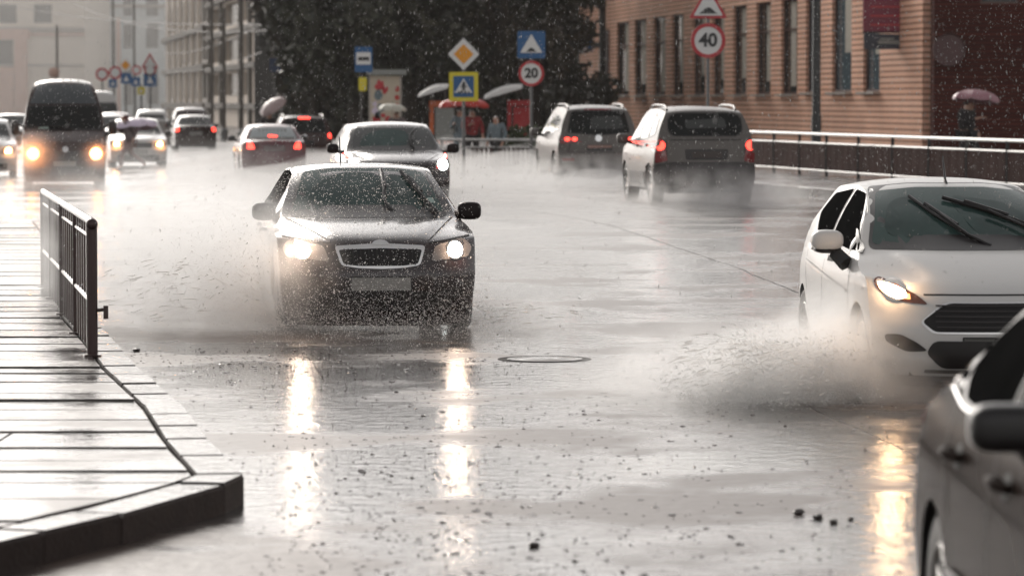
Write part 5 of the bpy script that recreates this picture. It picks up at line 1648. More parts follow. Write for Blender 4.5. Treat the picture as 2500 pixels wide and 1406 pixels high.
for q in (-1, 1):
    P = rnd([(q * .66, .76), (q * .86, .72), (q * .875, 1.06), (q * .80, 1.17), (q * .72, 1.10)], .03)
    t_ = c.patch('rear', P if q > 0 else P[::-1], "tail_lamp", M['tail'], None, .008)
    c.disc('rear', q * .785, 1.025, .085, "brake_bulb", M['brake'], t_, .013)
c.patch('rear', rnd([(-.36, .78), (.36, .78), (.38, .96), (-.38, .96)], .03), "plate_recess", M['dirt_plastic'], None, .006)
c.plate('rear', .87, off=.016, m=mat("dark wet plate", (.05, .035, .03), .5))
c.patch('rear', rnd([(-.84, .34), (.84, .34), (.86, .70), (.6, .74), (-.6, .74), (-.86, .70)], .04), "bumper", M['dirt_plastic'], None, .01, .09)
c.pair('left', rnd([(3.42, .42), (4.18, .40), (4.2, .70), (3.9, .70)], .03), "bumper_side", M['dirt_plastic'], None, .008)
c.pair('left', rnd([(1.5, .34), (3.05, .34), (3.05, .56), (1.5, .56)], .03), "side_cladding", M['dirt_plastic'], None, .008)
c.mirror(1.02, 1.42, 1.12, .105, .075, .09, M['p_silver'])
rails(c, 1.95, 3.65, .60)
for ax in ('left', 'right'):
    c.patch(ax, rnd([(2.1, .98), (2.3, .98), (2.3, 1.02), (2.1, 1.02)], .01), "door_handle", M['p_silver'], None, .03)
    c.patch(ax, rnd([(3.0, 1.0), (3.2, 1.0), (3.2, 1.04), (3.0, 1.04)], .01), "door_handle", M['p_silver'], None, .03)
c.strip([('rear', [(-.62, 1.12), (.62, 1.12)]), ('rear', [(-.68, .72), (-.68, 1.1)]), ('rear', [(.68, .72), (.68, 1.1)])], .014, "tailgate_seam", M['seam'], .003)
c.wheels()
SUV = c

# 6. silver crossover left of it, farther ----------------------------------------------------------
c = Car("silver_crossover", suv(L=4.40, W=.90, H=1.70), M['p_silver'], "silver crossover with wide red tail lamps driving away, the farther of the two silver cars", "car", rear_anchor=True, loc=(PX(1466, 79), 79), xv=100, out=True)
CROSS = c
c.glass_band('rear', [(-.67, 1.12), (.0, 1.06), (.67, 1.12), (.56, 1.56), (-.56, 1.56)], "rear_window", M['glass_dark'], .02, None, .06)
c.patch('rear', rnd([(-.56, 1.19), (.20, 1.17), (.16, 1.44), (-.48, 1.46)], .06), "see_through_patch", M['glass_grey'], None, .009)  # light through the cabin, again painted as a paler patch
side_windows(c, [[(a, b * .97) for a, b in w] for w in SUVW], 'glass_grey')
for q in (-1, 1):
    P = rnd([(q * .36, .90), (q * .80, .86), (q * .86, .93), (q * .84, 1.04), (q * .60, 1.02)], .03)
    t_ = c.patch('rear', P if q > 0 else P[::-1], "tail_lamp", M['tail'], None, .008)
    for x in (.68, .53): c.disc('rear', q * x, .965, .055, "brake_bulb", M['brake'], t_, .013, ry=.04)
c.patch('rear', rnd([(-.30, 1.585), (.30, 1.585), (.28, 1.615), (-.28, 1.615)], .01), "high_brake_lamp", M['tail'], None, .008)
c.disc('rear', .02, .985, .075, "round_badge", M['chrome'], None, .014)
c.plate('rear', .78, m=mat("pinkish wet plate", (.30, .17, .14), .5, var=.2))
c.pair('rear', rnd([(.55, .50), (.80, .50), (.80, .56), (.55, .56)], .01), "rear_reflector", M['tail'], None, .012)
c.patch('rear', rnd([(-.80, .32), (.80, .32), (.82, .46), (-.82, .46)], .04), "bumper", M['dirt_plastic'], None, .01, .09)
c.pair('left', rnd([(.30, .84), (.42, .86), (.42, .92), (.30, .91)], .01), "indicator", M['amber'], None, .008)
c.mirror(1.02, 1.42, 1.10, .105, .075, .09, M['p_silver'])
rails(c, 1.95, 3.75, .60)
c.strip([('rear', [(-.68, .68), (-.62, .86), (-.70, 1.08)]), ('rear', [(.68, .68), (.62, .86), (.70, 1.08)]), ('rear', [(-.66, .68), (.66, .68)])], .014, "tailgate_seam", M['seam'], .003)
c.wheels()

# 7. dark red sedan, rear view ---------------------------------------------------------------------
c = Car("dark_red_sedan", sedan(L=4.57, W=.88, H=1.43), M['p_red'], "dark red sedan driving away with brake lamps lit, left of the black crossover", "car", rear_anchor=True, loc=(PX(670, 96), 96), xv=100, out=True)
c.glass_band('rear', [(-.62, 1.05), (.62, 1.05), (.50, 1.33), (-.50, 1.33)], "rear_window", mat("rear glass with painted sky sheen", (.30, .33, .33), .1), .03, None, .05)  # sky reflection put into the pale base colour
side_windows(c, m='glass_grey')
for q in (-1, 1):
    P = rnd([(q * .52, .76), (q * .80, .72), (q * .83, .90), (q * .70, .98), (q * .56, .94)], .03)
    t_ = c.patch('rear', P if q > 0 else P[::-1], "tail_lamp", M['tail'], None, .008)
    c.patch('rear', rnd([(q * .50, .78), (q * .70, .78), (q * .68, .96), (q * .56, .94)][::1 if q > 0 else -1], .04), "brake_bulb", M['brake'], t_, .014)
c.patch('rear', rnd([(-.11, 1.075), (.13, 1.075), (.13, 1.14), (-.11, 1.12)], .02), "high_brake_lamp", M['brake'], None, .012)
c.plate('rear', .80, m=mat("grey wet plate", (.20, .15, .15), .5, var=.2))
c.pair('left', rnd([(1.02, .68), (1.2, .70), (1.2, .78), (1.04, .76)], .02), "indicator", M['amber'], None, .01)
c.mirror(.96, 1.52, 1.03, .10, .07, .075, M['trim'])
c.wheels()
# 8. dark estate beyond it
c = Car("dark_estate", suv(L=4.5, W=.89, H=1.60), M['p_dark'], "dark brown estate with its roof brake lamp lit, half hidden behind the red sedan", "car", rear_anchor=True, loc=(PX(745, 112), 112), xv=100, out=True)
c.glass_band('rear', [(-.64, 1.08), (.64, 1.08), (.56, 1.44), (-.56, 1.44)], "rear_window", M['glass_dark'], .02, None, .06)
side_windows(c, [[(a, b * .96) for a, b in w] for w in SUVW], 'glass_grey')
c.patch('rear', rnd([(-.18, 1.475), (.18, 1.475), (.17, 1.53), (-.17, 1.53)], .02), "high_brake_lamp", M['brake'], None, .01)
for q in (-1, 1):
    P = rnd([(q * .66, .82), (q * .86, .82), (q * .86, 1.08), (q * .72, 1.06)], .03)
    t_ = c.patch('rear', P if q > 0 else P[::-1], "tail_lamp", M['tail'], None, .008)
    c.disc('rear', q * .79, .98, .085, "brake_bulb", M['brake'], t_, .014)
c.disc('rear', .0, .95, .06, "round_badge", M['chrome'], None, .012)
rails(c, 1.95, 3.75, .60)
c.plate('rear', .75)
c.wheels()

# 9. the van ------------------------------------------------------------------------------------------
def van(L=5.9, W=.985, **kw):
    S = dict(L=L, W=W, sill=.17, wheels=(1.0, 4.6), arch=.40, wr=.345, rows=24, step=.07,
        plan=[(0, W - .10), (.3, W - .04), (.9, W), (3, W), (5.4, W - .01), (L, W - .06)],
        voff=[(.1, -.05), (.4, -.01), (.8, 0), (1.2, -.01), (1.6, -.05), (2.6, -.25)],
        belt=[(0, 1.0), (.8, 1.25), (2, 1.30), (L, 1.30)],
        prof=[('', .08, .15, None, .34, 0, 3), ('', .0, .48, None, .34, 0, 3), ('', .0, .66, None, .36, 0, 3), ('', .05, .86, None, .38, 0, 3), ('F', .12, 1.0, None, .38, .02, 2.6), ('', .40, 1.17, None, .30, -.02, 2.4), ('', .70, 1.30, W - .04, .22, -.02, 2.4),
              ('', .78, 1.34, W - .05, .2, -.02, 2.4), ('', 1.20, 1.78, W - .10, .14, -.02, 2.4), ('', 1.36, 1.94, W - .13, .13, -.03, 2.4), ('', 1.75, 2.30, W - .22, .12, -.05, 2.4), ('', 1.98, 2.45, W - .29, .1, -.06, 2.4), ('', 2.25, 2.52, W - .33, .02, -.07, 2.4), ('', 3.2, 2.55, W - .33, 0, -.07, 2.4), ('', 5.3, 2.54, W - .33, 0, -.07, 2.4), ('', 5.72, 2.48, W - .33, -.03, -.07, 2.4),
              ('R', 5.84, 2.3, W - .25, -.04, -.02, 2.4), ('', 5.88, 1.4, W - .08, -.06, 0, 3), ('', 5.9, .8, None, -.08, 0, 3), ('', L, .55, None, -.08, 0, 3), ('', L - .04, .34, None, -.08, 0, 3)])
    S.update(kw)
    return S
c = Car("van", van(), M['p_dark'], "dark high roof van with glowing orange headlights coming toward the camera at left", "van", loc=(PX(157, 86), 86), xv=60)
VAN = c
c.glass_band('front', [(-.86, 1.37), (.86, 1.37), (.80, 1.90), (-.80, 1.90)], "windscreen", M['glass_dark'], .03, None, .06)
c.patch('front', rnd([(-.80, 1.955), (.80, 1.955), (.60, 2.42), (-.60, 2.42)], .05), "roof_fairing", mat("dark slate fairing", (.035, .042, .047), .3, coat=.6), None, .012, .1)
c.patch('top', rnd([(-.56, 2.05), (.56, 2.05), (.56, 3.4), (-.56, 3.4)], .05), "roof_sheen", M['p_white'], None, .012, .2)  # white patch painted for the bright reflection along the roof's top
c.strip([('top', [(x, 2.08), (x, 3.3)]) for x in (-.36, -.18, 0, .18, .36)], .02, "roof_rib", M['seam'], .02)
side_windows(c, [[(1.20, 1.36), (2.0, 1.36), (2.0, 1.95), (1.55, 1.95)], [(2.2, 1.36), (3.6, 1.36), (3.6, 1.95), (2.2, 1.95)], [(3.8, 1.36), (5.4, 1.36), (5.4, 1.95), (3.8, 1.95)]], 'glass_dark')
c.headlight([(.60, .70), (.88, .72), (.93, .92), (.88, 1.10), (.80, 1.0), (.66, .86)], (.725, .80), .135, M['lamp_amber'], M['beam_orange'], power=16, col=(1, .30, .05), spill=.10)
c.pair('front', rnd([(.84, .98), (.93, 1.02), (.92, 1.14), (.85, 1.10)], .02), "upper_lamp", M['lamp'], None, .012)
c.patch('front', rnd([(-.50, .66), (.50, .66), (.58, .86), (-.58, .86)], .04), "grille", M['trim'], None, .006)
c.strip([('front', [(-.5, z), (.5, z)]) for z in (.71, .76, .81)], .02, "grille_bar", M['dirt_plastic'], .014)
c.disc('front', .02, .90, .07, "round_badge", M['chrome'], None, .012)
c.patch('front', rnd([(-.7, .32), (.7, .32), (.74, .50), (-.74, .50)], .04), "lower_intake", M['trim'], None, .006)
c.plate('front', .57)
c.patch('front', rnd([(-.62, 1.375), (-.35, 1.375), (-.38, 1.43), (-.56, 1.42)], .02), "dashboard_paper", M['sticker'], None, .012)
for q in (-1, 1):
    mb = MB(); mb.superell((q * 1.14, 1.02, 1.40), (.10, .09, .17), .6, 20)
    o = mb.build("wing_mirror", M['trim'], c.root, smooth=60)
    mb = MB(); mb.tube([(q * 1.08, 1.05, 1.30), (q * .93, 1.12, 1.26)], [.035, .04], 8); mb.tube([(q * 1.08, 1.05, 1.48), (q * .93, 1.12, 1.42)], [.025, .03], 8); mb.build("mirror_arm", M['trim'], o)
c.wiper([(-.7, 1.40), (.1, 1.42)], [(.2, 1.36), (-.3, 1.40)], bw=.016)
c.wheels()

# 10. pale car behind the van, lamps lit
def front_car(name, S, pm, label, px, Y, xv, beam, power, col, wins=True):
    c = Car(name, S, pm, label, "car", loc=(PX(px, Y), Y), xv=xv)
    c.glass_band('front', [(-.70, 1.02), (.70, 1.02), (.555, 1.385), (-.555, 1.385)], "windscreen", M['glass_grey'], .03, None, .05)
    side_windows(c, m='glass_dark')
    c.headlight([(.445, .635), (.80, .665), (.845, .74), (.80, .805), (.62, .795), (.49, .765)], (.655, .72), .085, M['lamp'], beam, power=power, col=col, spill=.10)
    c.patch('front', rnd([(-.40, .60), (.40, .60), (.42, .75), (-.42, .75)], .03), "grille", M['trim'], None, .006)
    c.patch('front', rnd([(-.62, .22), (.62, .22), (.62, .38), (-.62, .38)], .03), "lower_intake", M['trim'], None, .005, .08)
    c.plate('front', .47)
    c.mirror(.96, 1.52, 1.03, .10, .07, .075, M['trim'])
    c.wheels()
    return c
front_car("pale_sedan", sedan(H=1.50, W=.90), M['p_cream'], "pale car with two orange white headlights, right of the van and behind the crossing pedestrian", 338, 112, 60, M['beam_orange'], 9, (1, .42, .12))
front_car("white_sedan", sedan(H=1.56, W=.90), M['p_cream'], "pale car cut by the left edge, one lamp lit, beside the dark van", -42, 97, 60, M['beam_orange'], 5, (1, .45, .15))
# 11. grey sedan far away, rear
def rear_car(name, S, pm, label, px, Y, xv, lamps='tail', lamp_w=(.52, .80), glassm='glass_grey', high=False):
    c = Car(name, S, pm, label, "car", rear_anchor=True, loc=(PX(px, Y), Y), xv=xv, out=True)
    c.glass_band('rear', [(-.62, 1.07), (.62, 1.07), (.52, 1.345), (-.52, 1.345)], "rear_window", M[glassm], .03, None, .05)
    side_windows(c, m='glass_grey')
    c.pair('rear', rnd([(lamp_w[0], .80), (lamp_w[1], .78), (lamp_w[1] + .02, .95), (lamp_w[0], .95)], .03), "tail_lamp", M[lamps], None, .008)
    c.plate('rear', .72)
    c.mirror(.96, 1.52, 1.03, .10, .07, .075, M['trim'])
    c.wheels()
    return c
rear_car("grey_saloon", sedan(W=.88), M['p_dark'], "dark grey saloon with small red tail lamps driving away in the far lane", 478, 148, 60, 'brake', (.66, .80), 'glass_grey')
rear_car("far_hatchback", sedan(W=.88, H=1.62), M['p_cream'], "far car with a white roof and dark rear window, left of the dark grey saloon", 372, 172, 60, 'tail', (.6, .8), 'glass_dark')
rear_car("far_grey_car", sedan(W=.92, H=1.72), M['p_dark'], "taller brownish car just ahead of the dark grey saloon", 468, 166, 60, 'tail')
front_car("far_red_car", sedan(H=1.50), M['p_redcar'], "faded red car far back between the van and the lilac umbrella", 283, 165, 60, M['reflector'], 0, (1, 1, 1))
front_car("far_pale_car", sedan(H=1.50), M['p_cream'], "pale far car in front of the faded red car", 268, 140, 60, M['reflector'], 0, (1, 1, 1))
c = Car("far_van", van(W=.95), M['p_cream'], "far cream van whose roof shows right of the dark van", "van", loc=(PX(246, 190), 190), xv=60)
c.glass_band('front', [(-.86, 1.37), (.86, 1.37), (.80, 1.90), (-.80, 1.90)], "windscreen", M['glass_grey'], .03, None, .06)
c.headlight([(.60, .70), (.88, .72), (.93, .92), (.66, .86)], (.74, .80), .08)
c.wheels()
front_car("far_white_car", sedan(H=1.5), M['p_cream'], "hazy white car at the left edge above the roof of the nearer pale car", 30, 150, 60, M['reflector'], 0, (1, 1, 1))

# ------------------------------------------------------------------ people and umbrellas
def skin_mesh(name, joints, bones, mats, parent, sub=2, matz=None):
    """one continuous surface grown round a skeleton; joints: (x,y,z,r)"""
    me = bpy.data.meshes.new(name)
    me.from_pydata([j[:3] for j in joints], bones, [])
    o = bpy.data.objects.new(name, me); COL.objects.link(o)
    md = o.modifiers.new("skin", 'SKIN'); md.use_smooth_shade = True
    sv = me.skin_vertices[0].data
    for i, j in enumerate(joints):
        r = j[3] if isinstance(j[3], tuple) else (j[3], j[3])
        sv[i].radius = r
        sv[i].use_root = (i == 0)
    sb = o.modifiers.new("sub", 'SUBSURF'); sb.levels = sub; sb.render_levels = sub
    bpy.context.view_layer.update()
    m2 = bpy.data.meshes.new_from_object(o.evaluated_get(bpy.context.evaluated_depsgraph_get()))
    bpy.data.objects.remove(o)
    m2.materials.clear(); m2.materials.append(mats)
    m2.polygons.foreach_set("use_smooth", [True] * len(m2.polygons))
    o = bpy.data.objects.new(name, m2)
    return link(o, parent)

def hand(j, b, wrist_i, p, d, side):
    """palm, four curled fingers of unequal length and a thumb"""
    d = Vector(d).normalized()
    s = d.cross(Vector((0, 0, 1)));
    s = s.normalized() if s.length > .1 else Vector((1, 0, 0))
    up = s.cross(d)
    k = len(j)
    c = Vector(p) + d * .05
    j.append((*c, .026)); b.append((wrist_i, k))
    for q, (o, l) in enumerate(((-.03, .065), (-.01, .078), (.011, .072), (.03, .055))):
        a0 = c + s * o + d * .035; a1 = a0 + d * l * .5 - up * .012; a2 = a1 + d * l * .25 - up * l * .4
        n = len(j)
        j += [(*a0, .0095), (*a1, .009), (*a2, .0075)]
        b += [(k, n), (n, n + 1), (n + 1, n + 2)]
    n = len(j)
    t0 = c - s * .035 - d * .01; t1 = t0 - s * .02 + d * .03 - up * .015
    j += [(*t0, .011), (*t1, .009)]
    b += [(k, n), (n, n + 1)]

def person(loc, rz, H, label, stride=0.0, lean=0.0, holding=True, jacket='cloth_grey', trouser='cloth_dark', hair='hair_dark', long_hair=False):
    """local: faces -y; right arm raised to hold an umbrella shaft at x=+0.08"""
    k = H / 1.72
    rt = empty("person", loc, rz, label, "person")
    def S(x, y, z): return (x * k, (y - lean * max(0, z - .9)) * k, z * k)
    hipz = .92 - abs(stride) * .08
    st = stride
    L = {'pel': S(0, 0, hipz), 'wai': S(0, 0, 1.08), 'che': S(0, -.01, 1.30), 'nek': S(0, -.02, 1.47), 'hd0': S(0, -.045, 1.55), 'hd1': S(0, -.045, 1.65)}
    lh, lk, la, lt = S(.10, 0, hipz - .04), S(.11, -st * .30 - .04, .52), S(.11, -st * .42 + .02, .10), S(.12, -st * .42 - .14, .035)
    rh, rk, ra, rtt = S(-.10, 0, hipz - .04), S(-.11, st * .12 - .05, .52), S(-.11, st * .52 + .04, .12 + .06 * abs(st)), S(-.12, st * .52 - .10, .035)
    ls, le, lw = S(.19, 0, 1.42), S(.27, .03 + st * .12, 1.16), S(.25, -.12 + st * .15, .93)
    if holding: rs, re_, rw = S(-.19, 0, 1.42), S(-.24, -.06, 1.14), S(-.10, -.24, 1.26)
    else: rs, re_, rw = S(-.19, 0, 1.42), S(-.27, .03 - st * .12, 1.16), S(-.25, -.1 - st * .15, .93)
    # body
    j = [(*L['pel'], .12), (*L['wai'], .11), (*L['che'], .13), (*L['nek'], .055), (*L['hd0'], .082), (*L['hd1'], .088),
         (*ls, .06), (*le, .045), (*lw, .030), (*rs, .06), (*re_, .045), (*rw, .030),
         (*lh, .085), (*lk, .06), (*la, .042), (*lt, .035), (*rh, .085), (*rk, .06), (*ra, .042), (*rtt, .035)]
    b = [(0, 1), (1, 2), (2, 3), (3, 4), (4, 5), (2, 6), (6, 7), (7, 8), (2, 9), (9, 10), (10, 11), (0, 12), (12, 13), (13, 14), (14, 15), (0, 16), (16, 17), (17, 18), (18, 19)]
    nz = len(j); j += [(L['hd0'][0], L['hd0'][1] - .085 * k, L['hd0'][2] + .035 * k, .016)]; b += [(4, nz)]     # nose
    hand(j, b, 8, lw, Vector(lw) - Vector(le), 1)
    hand(j, b, 11, rw, (0.4, -1, .35) if holding else Vector(rw) - Vector(re_), -1)
    skin_mesh("body", j, b, M['skin'], rt, 2)
    jj = [(*S(0, 0, hipz - .08), (.165, .135)), (*L['wai'], (.155, .13)), (*L['che'], (.175, .14)), (*S(0, -.015, 1.44), .10), (*S(0, -.02, 1.49), .075),
          (*ls, .078), (*le, .062), (*S(.252, -.09 + st * .14, .97), .045), (*rs, .078), (*re_, .062), (*(Vector(re_).lerp(Vector(rw), .85)), .045)]
    skin_mesh("jacket", jj, [(0, 1), (1, 2), (2, 3), (3, 4), (2, 5), (5, 6), (6, 7), (2, 8), (8, 9), (9, 10)], M[jacket], rt, 2)
    tj = [(*S(0, 0, hipz), (.145, .125)), (*lh, .10), (*lk, .075), (*(Vector(la) + Vector((0, 0, .03))), .062), (*rh, .10), (*rk, .075), (*(Vector(ra) + Vector((0, 0, .03))), .062)]
    skin_mesh("trousers", tj, [(0, 1), (1, 2), (2, 3), (0, 4), (4, 5), (5, 6)], M[trouser], rt, 2)
    for a, t in ((la, lt), (ra, rtt)):
        skin_mesh("shoe", [(a[0], a[1] + .05, a[2] - .05, .045), (a[0], a[1] - .03, a[2] - .045, .05), (*t, .042)], [(0, 1), (1, 2)], M['cloth_dark'], rt, 1)
    hj = [(L['hd1'][0], L['hd1'][1] + .012, L['hd1'][2] + .012, .098), (L['hd0'][0], L['hd0'][1] + .05, L['hd0'][2] + .02, .085)]
    if long_hair: hj.append((L['hd0'][0], L['hd0'][1] + .09, L['hd0'][2] - .12, .075))
    skin_mesh("hair", hj, [(i, i + 1) for i in range(len(hj) - 1)], M[hair], rt, 2)
    for q in (-1, 1):
        mb = MB(); mb.superell((L['hd0'][0] + q * .032 * k, L['hd0'][1] - .083 * k, L['hd0'][2] + .055 * k), (.012, .008, .009), 1, 10); mb.build("eye", M['cloth_dark'], rt)
    mb = MB(); mb.superell((L['hd0'][0], L['hd0'][1] - .080 * k, L['hd0'][2] - .012 * k), (.026, .008, .008), 1, 10); mb.build("mouth", M['sign_red'], rt)
    return rt

def umbrella(loc, rad, m, label, tilt=(0, 0), shaft=.85, dome=.36):
    rt = empty("umbrella", loc, 0, label, "umbrella")
    rt.rotation_euler = (tilt[0], tilt[1], 0.2)
    n, rings = 8, 8
    V, Fc = [], []
    seg = 32
    for i in range(rings + 1):
        t = i / rings
        for k in range(seg):
            a = 2 * math.pi * k / seg
            sc = 1 - .10 * (abs(math.sin(n * a / 2))) ** .7 * t
            r = rad * math.sin(t * math.pi * .5) * sc
            z = -rad * dome * 2 * (1 - math.cos(t * math.pi * .5)) * .62 - .03 * t * abs(math.sin(n * a / 2))
            V.append((r * math.cos(a), r * math.sin(a), z))
    for i in range(rings):
        for k in range(seg):
            k2 = (k + 1) % seg
            Fc.append((i * seg + k, (i + 1) * seg + k, (i + 1) * seg + k2, i * seg + k2))
    me = bpy.data.meshes.new("canopy"); me.from_pydata(V, [], Fc); me.materials.append(M[m]); me.update(); finish(me, 25)
    link(bpy.data.objects.new("canopy", me), rt)
    mb = MB(); mb.tube([(0, 0, -shaft), (0, 0, .07)], .007, 8); mb.build("shaft", M['pole_dark'], rt)
    mb = MB()
    for k in range(n):
        a = 2 * math.pi * k / n
        mb.tube([(0, 0, -.02)] + [(rad * .985 * math.sin(t * math.pi / 2) * math.cos(a), rad * .985 * math.sin(t * math.pi / 2) * math.sin(a), -rad * dome * 1.24 * (1 - math.cos(t * math.pi / 2)) - .012) for t in (.3, .6, 1)], .004, 5)
    mb.build("ribs", M['steel_grey'], rt)
    mb = MB(); mb.tube([(0, 0, -shaft - .10), (0, 0, -shaft)], .015, 8); mb.build("handle", M['cloth_dark'], rt)
    return rt

def walker(px, Y, rz, H, z, lab, ulab, um, urad, utilt=(0, 0), uz=None, kw_w=1.12, udx=(0, 0), **kw):
    X = PX(px, Y)
    p = person((X, Y, z), rz, H, lab, **kw)
    k = H / 1.72
    off = Matrix.Rotation(rz, 3, 'Z') @ Vector((-.07 * k, -.30 * k, 0))
    u = umbrella((X + off.x + udx[0], Y + off.y + udx[1], z + (uz or (H + .28))), urad, um, ulab, utilt)
    u.rotation_euler[2] += rz
    p.scale = (kw_w, kw_w, 1)
    return p
walker(318, 108, R(-65), 1.66, 0, "person crossing the road in front of the pale car, hunched under a lilac umbrella", "lilac umbrella of the pedestrian crossing the road at left", 'umb_lilac', .66, (0, R(-8)), 1.52, udx=(.40, .35),
       stride=.8, lean=.22, jacket='cloth_grey', trouser='cloth_brown', hair='hair_red', long_hair=True)
walker(2360, 92, R(60), 1.74, .38 - .05, "person in dark clothes under a mauve umbrella by the dark red wall", "mauve umbrella in front of the dark red brick wall at right", 'umb_mauve', .60, (R(4), R(6)), 1.98, kw_w=1.5, stride=.3, jacket='cloth_dark', trouser='cloth_dark')
walker(1152, 103, R(15), 1.70, .13, "person in a red jacket standing under the red umbrella", "red umbrella below the yellow framed crossing sign", 'umb_red', .52, (0, R(5)), 1.98, jacket='cloth_red', trouser='cloth_dark')
walker(1125, 106, R(-20), 1.70, .13, "person in a blue grey coat beside the red jacket, left of the crossing sign's pole", "second red umbrella, half hidden behind the first", 'umb_red', .5, (0, R(-4)), 1.97, jacket='cloth_blue', trouser='cloth_blue')
walker(655, 122, R(25), 1.70, .0, "person in dark clothes behind the red sedan, by the office block", "tilted grey pink umbrella left of the trees", 'umb_grey', .52, (0, R(-38)), 2.0, jacket='cloth_dark', trouser='cloth_dark')
walker(968, 110, R(-10), 1.62, .13, "person in grey under the cream umbrella beside the poster stand", "cream umbrella at the foot of the poster stand", 'umb_cream', .44, (0, R(3)), 1.82, jacket='cloth_grey', trouser='cloth_dark')
p = person((PX(1213, 101), 101, .0), R(-30), 1.66, "person in blue grey clothes behind the railing, between the kiosks", holding=False, jacket='cloth_blue', trouser='cloth_dark')

# ------------------------------------------------------------------ water in the air: rain, splashes, spray
M['rain'] = droplet_mat("rain drops", (0.62, 0.61, 0.60))
M['spray'] = droplet_mat("spray drops", (0.96, 0.96, 0.95))
M['spray_w'] = droplet_mat("bright spray drops", (1.0, 0.98, 0.96))
M['splash'] = mat("splashing water", (0.07, 0.05, 0.046), 0.12)

OCT = np.array([(1, 0, 0), (0, 1, 0), (-1, 0, 0), (0, -1, 0), (0, 0, 1), (0, 0, -1)], float)
OCF = np.array([(0, 1, 4), (1, 2, 4), (2, 3, 4), (3, 0, 4), (1, 0, 5), (2, 1, 5), (3, 2, 5), (0, 3, 5)])
def drops(name, P, rad, m, stretch=None, dirs=None, label=None):
    """little eight-sided drops; stretched along dirs"""
    n = len(P)
    V = np.repeat(OCT[None], n, 0) * rad[:, None, None]
    if stretch is not None:
        V[:, :, 2] *= stretch[:, None]
        d = dirs / np.linalg.norm(dirs, axis=1)[:, None]
        a = np.cross(d, np.array([0.3, 1.0, 0.1])); a /= np.linalg.norm(a, axis=1)[:, None]
        b = np.cross(d, a)
        V = V[:, :, 0:1] * a[:, None] + V[:, :, 1:2] * b[:, None] + V[:, :, 2:3] * d[:, None]
    V = (V + P[:, None]).reshape(-1, 3)
    F = (OCF[None] + 6 * np.arange(n)[:, None, None]).reshape(-1, 3)
    o = np_mesh(name, V, F, m)
    return tag(o, label, None, None, 'stuff')

# falling rain: through the whole street
n = 24000
Yr_ = 13 + (78 - 13) * rng.random(n) ** 0.65
half = 1330 / F_PX * Yr_
Xr_ = (rng.random(n) * 2 - 1) * half
Zr_ = CAM_H + Yr_ * np.tan(np.arctan((703 - (rng.random(n) * 760 - 30)) / F_PX) - PITCH)
keep = Zr_ > 0.15
P = np.stack([Xr_, Yr_, Zr_], 1)[keep]
n = len(P)
lean = 0.10 - 0.55 * ss(0, 1, 0) + np.clip(-P[:, 0] / (P[:, 1] * 0.14), -.6, 1.2) * 0.42 + rng.normal(size=n) * 0.16
gust = rng.random(n) < 0.22
lean = np.where(gust, rng.normal(size=n) * 1.6, lean)
D = np.stack([lean, rng.normal(size=n) * .2, np.ones(n)], 1)
drops("rain", P, np.minimum(.0006 + rng.gamma(1.6, .0005, n), .0036) * (0.65 + P[:, 1] / 62.0), M['rain'], rng.uniform(2.5, 7, n), D, "fine slanting rain falling over the whole street")

# drop splashes on the road
def splash_field():
    V, Fc = [], []
    c = 0
    pts = []
    for _ in range(2100):
        py = 850 + 580 * random.random() ** 1.1
        px = random.uniform(250, 2350) if random.random() < .45 else random.gauss(1050, 330)
        pts.append((px, py))
    for _ in range(900):
        pts.append((random.gauss(720, 260), random.gauss(885, 28)))
    for px, py in pts:
        if py < 845: continue
        Y = GY(py); X = PX(px, Y)
        if X < x_limit(Y) + .4 and Y > INN[7][1] - .2: continue
        if X < -1.2 and Y < INN[7][1] + .3 and X < -1.0: continue
        s = random.uniform(.003, .0075) * (1.6 if random.random() < .12 else 1)
        k = 7
        base = len(V)
        w = s * random.uniform(.9, 2.4)
        hgt = s * random.uniform(.3, .7)
        for q in range(k):
            a = 2 * math.pi * q / k
            V.append((X + w * math.cos(a), Y + w * math.sin(a), .001))
        for q in range(k):
            a = 2 * math.pi * q / k
            V.append((X + w * .8 * math.cos(a), Y + w * .8 * math.sin(a), hgt * random.uniform(.6, 1.2)))
        V.append((X, Y, hgt * .5))
        for q in range(k):
            q2 = (q + 1) % k
            Fc.append((base + q, base + q2, base + k + q2, base + k + q))
            Fc.append((base + k + q, base + k + q2, base + 2 * k))
        if random.random() < .25:       # a thrown up thread of water
            b2 = len(V); hh = s * random.uniform(1.5, 3.5); r = .0016
            V += [(X - r, Y, hgt * .4), (X + r, Y, hgt * .4), (X, Y + r, hgt * .4), (X, Y, hh)]
            Fc += [(b2, b2 + 1, b2 + 3), (b2 + 1, b2 + 2, b2 + 3), (b2 + 2, b2, b2 + 3)]
    me = bpy.data.meshes.new("rain_splashes"); me.from_pydata(V, [], Fc); me.materials.append(M['splash']); me.update()
    tag(link(bpy.data.objects.new("rain_splashes", me)), "small splashes of rain drops dotting the flooded road", None, None, 'stuff')
splash_field()

def world_of(c, x, y, z):
    return c.root.matrix_basis @ Vector((x, y, z))

def car_pts(c, A):
    Mx = np.array(c.root.matrix_basis)
    return A @ Mx[:3, :3].T + Mx[:3, 3]

